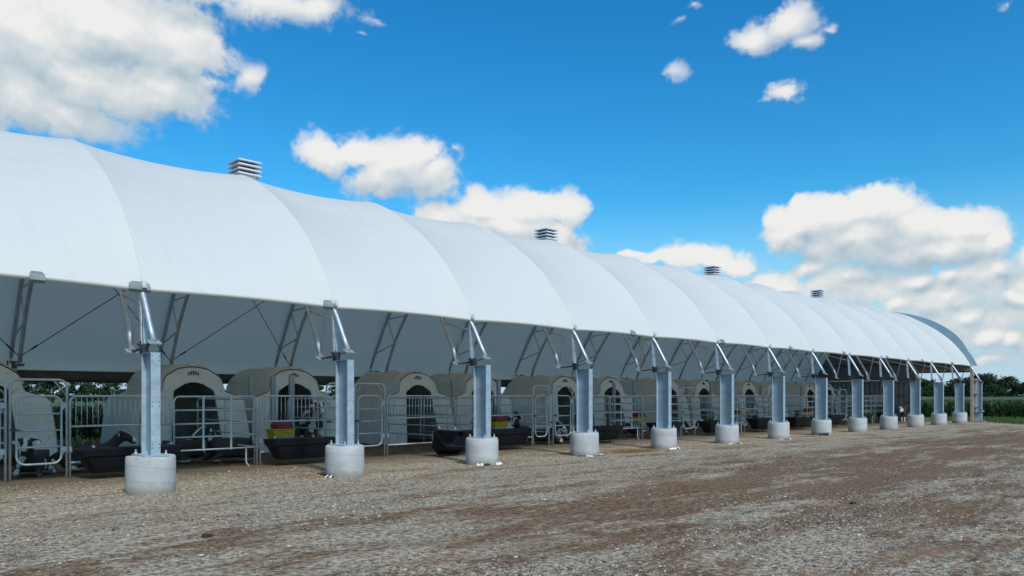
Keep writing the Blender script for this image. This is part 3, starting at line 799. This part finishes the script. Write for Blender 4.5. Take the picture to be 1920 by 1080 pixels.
q = MB(); wall_strip(q, 16.3, 22.85, lambda y: 0.0, lambda y: 2.55 if y < 22.8 else 2.5); ew = P_(q.build('end_wall', M['sheet'], None))
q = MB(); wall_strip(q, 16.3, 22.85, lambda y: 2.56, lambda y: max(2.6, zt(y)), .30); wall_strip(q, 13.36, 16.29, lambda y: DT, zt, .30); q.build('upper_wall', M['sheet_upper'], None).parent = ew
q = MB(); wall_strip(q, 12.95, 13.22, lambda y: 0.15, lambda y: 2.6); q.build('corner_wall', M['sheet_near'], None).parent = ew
q = MB(); q.box((XE-.02, 13.09, .10), (.10,.28,.19)); q.build('skirt_board', M['girt'], None).parent = ew
for y in (13.30, 16.38):
    q = MB(); q.box((XE-.20, y, DT/2+.04), (.14,.15,DT+.08)); q.build('timber_post', M['timber'], None, bevel=.006).parent = ew
q = MB(); q.box((XE-.20, 14.84, DT+.16), (.12,2.9,.14)); q.build('door_header', M['girt'], None).parent = ew
for z in (.85, 1.65, 2.45):
    q = MB(); q.box((XE-.16, 19.62, z), (.05,6.3,.10)); q.build('girt', M['girt'], None).parent = ew
    q = MB(); q.box((XE-.15, 13.10, z), (.05,.22,.07)); q.build('girt', M['girt'], None).parent = ew
for z in (3.6, 4.6, 5.6):
    hw = 4.55 - (z-3.2)*.78
    q = MB(); q.box((XE-.16, YC, z), (.05, 2*hw*.9, .08)); q.build('girt', M['dark_steel'], None).parent = ew

# ------------------------------------------------------------------ label bookkeeping
FX = [px_of(X1+n*S, 13.03) for n in range(13)]
ordn = ['first','second','third','fourth','fifth','sixth','seventh','eighth','ninth','tenth','eleventh','twelfth','last']
REG = {}
def reg(o, desc, cat, group, X, Y):
    REG.setdefault((desc, cat), []).append((px_of(X, Y), o, group))
def where(px):
    k = sum(1 for f in FX if f < px)
    if k == 0: return 'left of the first concrete footing'
    if k == 13: return 'right of the last concrete footing'
    return 'between %s and %s concrete footings' % (ordn[k-1], ordn[k])
def finish_labels():
    for (desc, cat), L in REG.items():
        L.sort(key=lambda q: q[0]); G = {}
        for q in L: G.setdefault(where(q[0]), []).append(q)
        for w, qs in G.items():
            for i, (px, o, grp) in enumerate(qs):
                pre = ''
                if len(qs) == 2: pre = (', left one', ', right one')[i]
                elif len(qs) > 2: pre = ', %s from left' % ordn[i]
                tag(o, desc + ' ' + w + pre, cat, grp)

# ------------------------------------------------------------------ pens
def rrect(x0, x1, z0, z1, r, y=0.0, n=5, open_bottom=False):
    pts = []
    if open_bottom:
        pts.append((x0, y, z0))
        for k in range(n+1): a = math.pi - k/n*math.pi/2; pts.append((x0+r+r*math.cos(a), y, z1-r+r*math.sin(a)))
        for k in range(n+1): a = math.pi/2 - k/n*math.pi/2; pts.append((x1-r+r*math.cos(a), y, z1-r+r*math.sin(a)))
        pts.append((x1, y, z0)); return pts
    for cx, cz, a0 in ((x0+r, z0+r, 1.5*math.pi), (x0+r, z1-r, math.pi), (x1-r, z1-r, math.pi/2), (x1-r, z0+r, 0)):
        for k in range(n+1): a = a0 - k/n*math.pi/2; pts.append((cx+r*math.cos(a), y, cz+r*math.sin(a)))
    return pts
PR = .021
def man_gate(w):
    root = thing('man_gate'); q = MB(); q.tube(rrect(0, w, 0, 1.88, .14, open_bottom=True), PR+.003, 8)
    q.tube([(.012,0,1.60),(.22,0,1.865)], .012, 6); q.tube([(w-.012,0,1.60),(w-.22,0,1.865)], .012, 6)
    q.build('frame', M['galv'], root, smooth=True)
    d = MB(); x0, x1 = .10, w-.09; d.tube(rrect(x0, x1, .30, 1.575, .15), PR, 8, closed=True)
    for z in (.62,.93,1.24): d.tube([(x0,0,z),(x1,0,z)], .019, 7)
    door = d.build('gate_leaf', M['galv'], root, smooth=True)
    for z in (.56,1.40):
        h = MB(); h.box((w-.045,0,z), (.075,.05,.09)); h.tube([(w-.055,-.01,z-.09),(w-.055,-.01,z+.06)], .012, 6); h.build('hinge', M['galv'], root)
    l = MB(); l.box((.05,-.03,.95), (.10,.03,.05)); l.tube([(.0,-.035,.95),(.16,-.035,.95)], .010, 6); l.build('latch', M['dark_steel'], root)
    return root
def bunk_panel(w):
    root = thing('bunk_panel'); q = MB(); q.tube(rrect(0, w, 0, 1.57, .12, open_bottom=True), PR, 8)
    for z in (.99,.30): q.tube([(0,0,z),(w,0,z)], PR, 8)
    q.build('frame', M['galv'], root, smooth=True)
    b_ = MB(); n = int(w/.098)
    for k in range(1, n): x = w*k/n; b_.tube([(x,0,.99),(x,0,1.56)], .0085, 6)
    b_.build('grille', M['galv'], root, smooth=True)
    for x in (0.0, w):
        h = MB(); h.box((x, -.012, .55), (.05,.06,.10)); h.build('panel_clamp', M['galv'], root)
    return root
def bar_panel(w, stays=2, top=1.56, name='bar_panel'):
    root = thing(name); q = MB(); q.tube(rrect(0, w, 0, top, .12, open_bottom=True), PR, 8)
    q.build('frame', M['galv'], root, smooth=True)
    for z in (.42,.70,.98,1.27):
        r_ = MB(); r_.tube([(0,0,z),(w,0,z)], .0185, 8); r_.build('rail', M['galv'], root, smooth=True)
    for k in range(stays):
        s_b = MB(); x = w*(k+1)/(stays+1); s_b.bar((x,-.021,.40),(x,-.021,1.56),.045,.008,up=(0,1,0)); s_b.build('stay', M['galv'], root)
    s_b = MB(); s_b.tube([(w*.86,0,.42),(w*.86,0,.10),(w*.86+.06,-.02,.0)], .017, 6); s_b.build('leg', M['galv'], root)
    return root
def trough(L):
    root = thing('feed_trough'); q = MB()
    zt_, zb = .46, 0.0; wt_, wb_ = .27, .15
    def ring(z, hw, hl, r):
        pts = []
        for cx, cy, a0 in ((hl-r, hw-r, 0), (-hl+r, hw-r, math.pi/2), (-hl+r, -hw+r, math.pi), (hl-r, -hw+r, 1.5*math.pi)):
            for k in range(5): a = a0 + k/4*math.pi/2; pts.append((cx+r*math.cos(a), cy+r*math.sin(a), z))
        return pts
    prof_ = [(zb, wb_, L/2-.22, .10), (zb+.03, wb_+.03, L/2-.19, .12), (.30, .235, L/2-.05, .10), (.33, .27, L/2-.02, .10), (.44, .295, L/2, .10), (.455, .30, L/2+.015, .10), (.455, .265, L/2-.02, .09), (.10, .16, L/2-.20, .08)]
    rings = [ring(*p) for p in prof_]; n = 20
    vs = [p for r_ in rings for p in r_]; fs = []
    for i_ in range(len(rings)-1):
        for k in range(n): fs.append((i_*n+k, i_*n+(k+1) % n, (i_+1)*n+(k+1) % n, (i_+1)*n+k))
    fs.append(tuple(range(n-1, -1, -1))); fs.append(tuple(range((len(rings)-1)*n, len(rings)*n)))
    q.add(vs, fs); q.build('tub', M['black'], root, auto=35)
    for x in (-L*.3, L*.3):
        h = MB(); h.bar((x, .30, .20), (x, .30, .50), .05, .012, up=(0,1,0)); h.bar((x, .30, .49), (x, .39, .49), .05, .012); h.build('hanger', M['galv'], root)
    return root
def tote():
    root = thing('feed_tub'); q = MB()
    vs = []; 
    for z, w, l in ((0,.17,.26),(.16,.19,.285),(.17,.205,.30),(.195,.205,.30)): vs += [(-l,-w,z),(l,-w,z),(l,w,z),(-l,w,z)]
    fs = [(3,2,1,0)] + [(k*4+e, k*4+(e+1) % 4, k*4+4+(e+1) % 4, k*4+4+e) for k in range(3) for e in range(4)] + [(12,13,14,15)]
    q.add(vs, fs); tb_ = q.build('tub', M['yellow'], root, bevel=.008)
    d = MB()        # illegible red and white print on the front right of the tub
    x = .05
    for k, (w_, h_) in enumerate(((.035,.06),(.03,.035),(.03,.035),(.03,.04))):
        d.tube([(x, -.195, .06), (x+w_*.9, -.195, .06+h_*.2), (x+w_*.5, -.196, .06+h_), (x, -.196, .06+h_*.75)], .006, 5, 0); x += w_+.018
    d.box((.14,-.188,.035), (.20,.012,.012), 1)
    d.build('print', [M['redmark'], M['whitemark']], root)
    l = MB(); vs = []
    for z, w, ln in ((.196,.16,.22),(.30,.155,.215),(.37,.13,.19)): vs += [(-ln+.04,-w,z),(ln+.04,-w,z),(ln+.04,w,z),(-ln+.04,w,z)]
    l.add(vs, [(3,2,1,0)] + [(k*4+e, k*4+(e+1) % 4, k*4+4+(e+1) % 4, k*4+4+e) for k in range(2) for e in range(4)] + [(8,9,10,11)])
    l.build('lid', M['red'], root, bevel=.012)
    s_b = MB(); s_b.box((0,.16,-.12),(.5,.03,.22)); s_b.box((0,0,-.015),(.5,.34,.02)); s_b.build('shelf', M['galv'], root)
    return root

# ---- hutch
def hutch():
    root = thing('calf_hutch')
    out = [(-1.44,0.0),(-1.40,.75),(-1.33,1.40),(-1.26,1.49),(-1.0,1.585),(-.84,1.64),(-.79,1.72),(-.755,1.93),(-.69,2.04),(-.40,2.22),(-.15,2.27),(0,2.28)]
    out = out + [(-x, z) for x, z in out[-2::-1]]
    out = np.array(out); n = len(out)
    L = 3.55
    secs = []
    def lean(z): return .15*z
    ts = [0,.012,.05,.09,.16,.24,.32,.40,.50,.58,.66,.74,.82,.90,.96,1.0]
    for t in ts:
        y = t*L; P = out.copy()
        k = 1.0
        rim = .03 if t < .03 else 0
        # moulded roof: bands step up and down along the length
        roofz = P[:, 1] > 1.6
        relief = .05*math.sin(t*19) + (.05 if .06 < t < .1 else 0)
        P[roofz, 1] += relief*np.clip((P[roofz, 1]-1.6)/.5, 0, 1) + .07*math.sin(t*math.pi)
        side = ~roofz
        P[side, 0] *= 1 - .018*(math.sin(t*26) > .2)
        if t > .74: e = (t-.74)/.26; P[:, 0] *= 1 - .16*e**2; P[roofz, 1] -= .55*e**2.2*np.clip((P[roofz, 1]-1.5)/.7, 0, 1)
        if rim: P[:, 0] *= 1.015; P[:, 1] *= 1.012
        ly = np.array([lean(z)*(1-t)**2 - (.22*z*t**6) for z in P[:, 1]])
        secs.append(np.stack([P[:, 0], y + ly, P[:, 1]], -1))
    q = MB(); vs = [tuple(p) for s in secs for p in s]; fs = []
    for i_ in range(len(secs)-1):
        for k in range(n-1): fs.append((i_*n+k, (i_+1)*n+k, (i_+1)*n+k+1, i_*n+k+1))
    fs.append(tuple(range((len(secs)-1)*n, len(secs)*n)))
    q.add(vs, fs)
    # front face ring with an arched doorway
    door = [(-.70,0.0),(-.66,.40),(-.61,.9),(-.555,1.45),(-.54,1.62),(-.51,1.685),(-.24,1.845),(-.10,1.885),(0,1.895)]
    door = door + [(-x, z) for x, z in door[-2::-1]]
    m_ = len(out); dd = resample(door, 200); oo = resample([tuple(p) for p in out], 200)
    def arc(P_, vals): return P_
    # match by index fraction of vertical/top parts
    K = 90; do = resample(door, K+1); ot = resample([tuple(p) for p in out], K+1)
    vs = []; 
    for a_, b_ in zip(ot, do):
        vs.append((a_[0], lean(a_[1])-.0, a_[1])); vs.append((b_[0], lean(b_[1])-.0, b_[1])); vs.append((b_[0], lean(b_[1])+.07, b_[1]))
    fs = []
    for k in range(K):
        a0 = k*3; fs += [(a0, a0+3, a0+4, a0+1), (a0+1, a0+4, a0+5, a0+2)]
    q.add(vs, fs)
    q.build('shell', M['hutch'], root, auto=20)
    v = MB()
    for k, h_ in zip((-2,-1,0,1,2), (.075,.105,.12,.105,.075)):
        zc = 2.075 + h_/2; v.box((k*.062, lean(zc)-.004, zc), (.030,.02,h_))
    v.build('vent_slot', M['hole'], root)
    bk = MB(); bk.box((0, .42, 2.33), (.16,.20,.06)); bk.build('vent_cap', M['hutch'], root, bevel=.02)
    return root

hA = hutch(); gates = {}; firsts = {}
def get(key, fn):
    if key not in firsts: firsts[key] = fn(); return firsts[key]
    return copy_tree(firsts[key])
usedA = [0]
def put_hutch(x, y, rz, sc=1.0):
    o = hA if usedA[0] == 0 else copy_tree(hA); usedA[0] += 1
    o.location = (x, y, .04); o.rotation_euler = (0,0,rz); o.scale = (sc, 1, 1)
    reg(o, 'beige domed calf hutch', 'calf hutch', 'calf hutches lined up under the roof', x, y)
PI_ = 7.3152
YF = 16.30
put_hutch(3.35, 19.75, R(1.5))
for k in range(0, 6):
    put_hutch(7.95 + PI_*k, 19.70 + random.uniform(-.06,.06), R(2.5 + random.uniform(-1.5, 1.5)))
    put_hutch(10.86 + PI_*k, 19.75 + random.uniform(-.06,.06), R(1.5 + random.uniform(-1.5, 1.5)))
GR = 'galvanised pen panels along the open side'
def place(o, x, y, rz=0.0, z=.004): o.location = (x, y, z); o.rotation_euler = (0,0,rz); return o
XM = 47.8
for k in range(-1, 7):
    x0 = 3.17 + PI_*k
    items = [('gate', .92, .0), ('bunk', 1.88, .97), ('bar', 1.83, 2.90), ('bunk2', 1.66, 4.80), ('gateb', .72, 6.52)]
    if k == 1: items = [('gate', .92, .0), ('bunk', 2.02, .98), ('bunk3', 2.95, 3.40), ('gateb', .72, 6.42)]
    for kind, w, dx in items:
        x = x0 + dx
        if px_of(x + w, YF) < 0 or x + w > XM: continue
        if kind.startswith('gate'):
            o = place(get(kind, lambda: man_gate(w)), x, YF + random.uniform(-.03,.03), R(random.uniform(-1,1)))
            reg(o, 'galvanised arched walk-through gate', 'pen gate', 'walk-through pen gates', x + w/2, YF)
        elif kind.startswith('bunk'):
            o = place(get(kind + str(w), lambda: bunk_panel(w)), x, YF + random.uniform(-.03,.03), R(random.uniform(-1,1)))
            reg(o, 'galvanised barred-top pen panel', 'pen panel', GR, x + w/2, YF)
        else:
            o = place(get(kind, lambda: bar_panel(w)), x, YF + random.uniform(-.03,.03), R(random.uniform(-1,1)))
            reg(o, 'galvanised five-bar pen panel', 'pen panel', GR, x + w/2, YF)
    # dividers running back to the hutches
    for dx, L in ((4.74, 3.2), (7.27, 3.2)) + (((3.36, 3.2),) if k == 1 else ()):
        x = x0 + dx
        if px_of(x, YF) < 0 or x > XM: continue
        o = place(get('div', lambda: bar_panel(3.2, 1, 1.50, 'divider_panel')), x, YF + .12, R(90))
        reg(o, 'divider panel running back', 'divider panel', 'divider panels between pens', x, YF + 1.6)
    # feed troughs
    for dx, L, z, dy in ((1.92, 1.86, .12, -.38), (5.62, 1.62, .15, -.38)) if k != 1 else ((4.75, 2.0, .15, -.38),):
        x = x0 + dx
        if px_of(x, YF) < 0 or x > XM: continue
        o = place(get('trough%.2f' % L, lambda: trough(L)), x, YF + dy, R(random.uniform(-2, 2)), z)
        reg(o, 'black hung feed trough', 'feed trough', 'black feed troughs on the pens', x, YF - .4)
    # posts and tote
    for y in (17.9, 18.9, 20.2):
        x = 9.62 + PI_*k
        if px_of(x, y) < 0 or x > XM: continue
        def mkpost():
            r_ = thing('steel_post'); q = MB(); q.box((0,-.045,1.05),(.12,.012,2.1)); q.box((.055,.0,1.05),(.012,.077,2.1)); q.box((-.055,.0,1.05),(.012,.077,2.1)); q.build('channel', M['post'], r_)
            q = MB(); q.box((0,0,.02),(.2,.2,.02)); q.build('base_plate', M['post'], r_); return r_
        o = place(get('post', mkpost), x, y, R(random.uniform(-4,4)))
        reg(o, 'grey steel channel post', 'post', 'grey steel posts among the pens', x, y)
    x = 8.98 + PI_*k
    if px_of(x, 17.3) > 0 and x < XM:
        o = place(get('tote', tote), x, 17.25, R(random.uniform(-3, 3)), .575)
        reg(o, 'yellow feed tub with red lid', 'feed tub', 'yellow feed tubs with red lids', x, 17.25)
# tipped troughs in the third pen
x = 13.0
o = place(get('trough1.66', lambda: trough(1.66)), 14.0, YF-.55, R(10), .17); reg(o, 'black hung feed trough', 'feed trough', 'black feed troughs on the pens', 14.0, YF-.5)
o = copy_tree(firsts['trough1.66']); o.scale = (.62,1,1); o.location = (12.72, YF-.75, .15); o.rotation_euler = (R(45), R(4), R(8))
tag(o, 'short black trough tipped over on the ground left of the third concrete footing', 'feed trough', 'black feed troughs on the pens')
# last white mesh panel by the end wall
o = place(bunk_panel(1.9), 47.3, 17.2, R(62)); tag(o, 'small barred panel standing by the end wall behind the tenth footing', 'pen panel', GR)

# ------------------------------------------------------------------ calves
def skin_body(name, joints, edges, root, mats, assign):
    me = bpy.data.meshes.new(name); me.from_pydata([j[:3] for j in joints], edges, [])
    o = bpy.data.objects.new(name, me); COL.objects.link(o)
    sk = o.modifiers.new('skin', 'SKIN'); sk.use_smooth_shade = True
    for k, v in enumerate(me.skin_vertices[0].data): v.radius = (joints[k][3], joints[k][4] if len(joints[k]) > 4 else joints[k][3]); v.use_root = (k == root)
    ss = o.modifiers.new('sub', 'SUBSURF'); ss.levels = 2; ss.render_levels = 2
    dg = bpy.context.evaluated_depsgraph_get(); ev = o.evaluated_get(dg); nm = bpy.data.meshes.new_from_object(ev)
    bpy.data.objects.remove(o)
    for m in mats: nm.materials.append(m)
    mi = [assign(p.center) for p in nm.polygons]; nm.polygons.foreach_set('material_index', mi)
    nm.polygons.foreach_set('use_smooth', [True]*len(nm.polygons)); nm.name = name
    return nm
def calf_mesh(kind, coat):
    J = []; E = []
    def j(x, y, z, r, r2=None): J.append((x, y, z, r, r2 if r2 else r)); return len(J)-1
    def e(*ids):
        for a, b_ in zip(ids[:-1], ids[1:]): E.append((a, b_))
    if kind == 'stand':
        zb = .78
        pel = j(-.46,0,zb+.02,.165,.19); bel = j(-.12,0,zb-.04,.20,.21); che = j(.24,0,zb-.05,.20,.19); sho = j(.42,0,zb+.04,.15,.15)
        nk = j(.60,0,zb+.20,.105,.09); pol = j(.74,0,zb+.33,.10,.09); fa = j(.88,0,zb+.22,.082,.078); mz = j(1.0,0,zb+.10,.062,.062)
        e(pel, bel, che, sho, nk, pol, fa, mz)
        for s in (-1, 1):
            a = j(.36, s*.12, .55, .075); k_ = j(.37, s*.12, .34, .05); f_ = j(.36, s*.12, .09, .036); h_ = j(.39, s*.12, .02, .045); e(che, a, k_, f_, h_)
            a = j(-.44, s*.13, .60, .11); st = j(-.36, s*.13, .48, .075); hk = j(-.54, s*.13, .36, .048); f_ = j(-.49, s*.13, .09, .036); h_ = j(-.46, s*.13, .02, .045); e(pel, a, st, hk, f_, h_)
            er = j(.71, s*.13, zb+.36, .035,.02); et = j(.68, s*.24, zb+.33, .03,.012); e(pol, er, et)
        t1 = j(-.63,0,zb+.08,.03); t2 = j(-.68,0,zb-.18,.018); t3 = j(-.67,0,zb-.36,.026); e(pel, t1, t2, t3)
        hx, hz = .70, zb+.06
    else:
        zb = .27
        pel = j(-.44,0,zb+.0,.19,.17); bel = j(-.10,0,zb+.0,.24,.21); che = j(.24,0,zb+.02,.21,.19); sho = j(.40,0,zb+.13,.14,.14)
        nk = j(.52,0,zb+.29,.10,.09); pol = j(.62,0,zb+.43,.10,.09); fa = j(.76,.02,zb+.34,.082,.078); mz = j(.88,.03,zb+.23,.062,.062)
        e(pel, bel, che, sho, nk, pol, fa, mz)
        for s in (-1, 1):
            a = j(.34, s*.17, .14, .065); k_ = j(.56, s*.18, .07, .045); f_ = j(.38, s*.21, .05, .034); e(che, a, k_, f_)
            a = j(-.34, s*.20, .17, .10); st = j(-.06, s*.28, .12, .065); hk = j(-.34, s*.34, .06, .042); f_ = j(-.06, s*.36, .045, .032); e(pel, a, st, hk, f_)
            er = j(.58, s*.13, zb+.46, .035,.02); et = j(.55, s*.24, zb+.43, .03,.012); e(pol, er, et)
        t1 = j(-.60,0,zb+.02,.03); t2 = j(-.66,.08,zb-.15,.02); e(pel, t1, t2)
        hx, hz = .58, zb+.26
    def assign(c):
        if c.x > hx + .30 - .02 and c.z < hz + .10 and c.x > (mzx := J[7][0]) + .02: return 3
        if c.x > hx - .02 and c.z > hz:
            ax = J[5]; 
            if abs(c.y - .02*(kind != 'stand')) < .036 and c.x > J[5][0] - .02: return 1
            if abs(c.y) < .06 and c.x > J[7][0] - .06: return 1
            return 2
        if kind == 'stand' and c.z < .30: return 1
        if kind != 'stand' and c.z < .055 and abs(c.y) > .18: return 1
        return 0
    return skin_body('body', J, E, 1, [M[coat], M['coat_white'], M['coat_black'], M['nose']], assign), J
CM = {}
def calf(kind, coat, X, Y, rz, z, label, sc=1.0, tagside=True):
    key = (kind, coat)
    if key not in CM: CM[key] = calf_mesh(kind, coat)
    me, J = CM[key]
    root = thing('calf', (X, Y, z), rz); o = bpy.data.objects.new('body', me); COL.objects.link(o); o.parent = root; root.scale = (sc, sc, sc)
    pol = J[5]
    for s in (-1, 1):
        q = MB(); q.lathe([(.002,-.012),(.011,-.008),(.013,0),(.011,.008),(.002,.012)], (pol[0]+.075, s*.082, pol[2]-.015), 8); q.build('eye', M['droop'], root, smooth=True)
        q = MB(); q.box((pol[0]-.035, s*.20, pol[2]-.02), (.012,.05,.06)); q.build('ear_tag', M['tagm'], root)
    tag(root, label, 'calf', 'calves in the pens')
def at(px, Y):
    t = (px-960)/F; d = Y/(s_-t*c_); return d*(c_+t*s_)
toCam = lambda px: math.atan2(-1, -.35)
calf('lie', 'coat_dark', at(62,17.3), 17.35, R(-112), .02, 'black calf with white blaze lying behind the leftmost full walk-through gate')
calf('lie', 'coat_dark', at(165,17.4), 17.5, R(-20), .05, 'black calf lying behind the trough left of the first concrete footing', 1.05)
calf('lie', 'coat_dark', at(345,17.9), 18.0, R(15), .05, 'black calf lying before the first full hutch doorway, left of the two there', 1.05)
calf('lie', 'coat_dark', at(440,17.3), 17.5, R(188), .05, 'black calf with some white lying behind the first five-bar panel', 1.1)
calf('stand', 'coat_pied', at(582,19.4), 19.3, R(-105), .10, 'black and white calf standing in the hutch doorway left of the second footing', 1.12)
calf('lie', 'coat_pied', at(858,17.3), 17.4, R(-60), .05, 'black and white calf lying just left of the third concrete footing')
calf('stand', 'coat_pied', at(925,17.6), 17.7, R(-38), -.06, 'black and white calf peering over the trough right of the third footing', 1.0)
calf('lie', 'coat_dark', at(985,17.6), 17.7, R(200), .10, 'dark calf lying behind the trough well right of the third footing', 1.0)
calf('lie', 'coat_pied', at(1052,16.9), 17.0, R(-150), .02, 'black and white calf lying behind the gate left of the fourth footing', .95)
calf('lie', 'coat_dark', at(1016,17.1), 17.1, R(-75), .02, 'black calf lying at the narrow gate left of the fourth footing', .95)
calf('lie', 'coat_dark', at(1195,17.6), 17.7, R(10), .05, 'dark calf lying behind the five-bar panel left of the fifth footing')
calf('lie', 'coat_dark', at(1275,17.4), 17.5, R(170), .05, 'dark calf lying just right of the fifth concrete footing')
calf('stand', 'coat_pied', at(1412,18.3), 18.4, R(-140), .03, 'spotted calf standing behind panels between the sixth and seventh footings', .95)
calf('lie', 'coat_pied', at(1330,18.0), 18.1, R(-60), .05, 'spotted calf lying behind the panels left of the sixth footing')
calf('lie', 'coat_dark', at(1500,17.4), 17.5, R(30), .05, 'dark calf lying between the seventh and eighth concrete footings')
calf('stand', 'coat_dark', 47.6, 16.1, R(-35), .0, 'black calf standing at the trough by the end wall behind the tenth footing', 1.05)

# ------------------------------------------------------------------ straw and litter
n = 5200; X = RNG.uniform(0, 46, n); Y = RNG.uniform(16.35, 19.6, n)
a_ = RNG.random(n)*6.283; L_ = RNG.uniform(.06, .22, n); zz = RNG.uniform(.01, .06, n)
dx, dy = np.cos(a_)*L_, np.sin(a_)*L_; w = .006
V = np.stack([np.stack([X-dx-dy*.04, Y-dy+dx*.04, zz], -1), np.stack([X-dx+dy*.04, Y-dy-dx*.04, zz], -1), np.stack([X+dx, Y+dy, zz+.02], -1)], 1).reshape(-1, 3)
tag(np_mesh('straw', V, np.arange(n*3).reshape(-1, 3), M['straw']), 'scattered straw bedding on the earth floor of the pens', 'straw', kind='stuff')
def film(n, ang0, ang1, seed, mats, label, hgt=.07):
    r = random.Random(seed); q = MB(); cx, cy = X1+n*S, 13.03; K = 30; vs = []; fs = []; mi = []
    for k in range(K+1):
        a = ang0 + (ang1-ang0)*k/K; rr = .392 + r.uniform(0,.03); rb = rr + r.uniform(.01,.07)
        top = hgt*r.uniform(.2, 1.0); vs += [(cx+rr*math.cos(a), cy+rr*math.sin(a), top), (cx+rb*math.cos(a), cy+rb*math.sin(a), .012+r.uniform(0,.02)), (cx+(rb+.01)*math.cos(a), cy+(rb+.01)*math.sin(a), .006)]
    for k in range(K):
        q.add(vs[k*3:k*3+6], [(0,3,4,1),(1,4,5,2)], (k//6*7+seed) % len(mats))
    tag(q.build('torn_form_wrap', mats, None), label, 'litter', 'torn form wrap at the footings')
W_, K_, B_ = M['film_white'], M['film_black'], M['film_blue']
film(1, R(-178), R(-150), 3, [W_, K_], 'scrap of black and white film at the left foot of the second footing')
film(2, R(-150), R(-40), 4, [W_, W_, M['concrete'], K_], 'torn white film round the base of the third concrete footing')
film(3, R(-160), R(-30), 5, [W_, B_, K_], 'torn white and blue film round the base of the fourth concrete footing', .05)
film(4, R(-125), R(-25), 6, [W_, W_, K_], 'torn white film round the base of the fifth concrete footing')
film(5, R(-150), R(-40), 7, [K_, W_, M['concrete']], 'torn dark and white film round the base of the sixth concrete footing', .04)
film(6, R(-150), R(-60), 8, [K_, K_, W_], 'dark film scrap round the base of the seventh concrete footing', .03)
film(7, R(-170), R(-120), 9, [K_], 'black film flap at the left foot of the eighth concrete footing', .16)
# orange straw spill and a dark clod in the yard
n = 1400; X = 17.5 + RNG.normal(0, .55, n); Y = 12.95 + RNG.normal(0, .26, n); V, Fc = blades(n, (X, Y), np.full(n, .025), .008, .14, .006)
tag(np_mesh('spilled_straw', V, Fc, leafmat('spilled_straw_mat', (.22,.12,.03), (.34,.20,.06), (.45,.30,.12))), 'small patch of orange spilled straw right of the fourth footing', 'straw', kind='stuff')
def clod(px, py, r, label):
    d = H*F/(py-YH); t = (px-960)/F; bm = bmesh.new(); bmesh.ops.create_icosphere(bm, subdivisions=3, radius=r); rr = random.Random(px)
    for v in bm.verts: v.co = v.co*(1+.25*math.sin(v.co.x*9/r*.3+px)+rr.uniform(-.08,.08)); v.co.z *= .5
    me = bpy.data.meshes.new('dirt_clod'); bm.to_mesh(me); bm.free(); me.materials.append(simple('clod_earth_%d' % px, (.025,.02,.016), .9))
    o = bpy.data.objects.new('dirt_clod', me); COL.objects.link(o); o.location = (d*(c_+t*s_), d*(s_-t*c_), r*.25); tag(o, label, 'clod')
clod(388, 1007, .055, 'dark earth clod lying on gravel below the first and second footings')
clod(1600, 945, .05, 'small dark clod on the brown track at the right of the yard')
finish_labels()
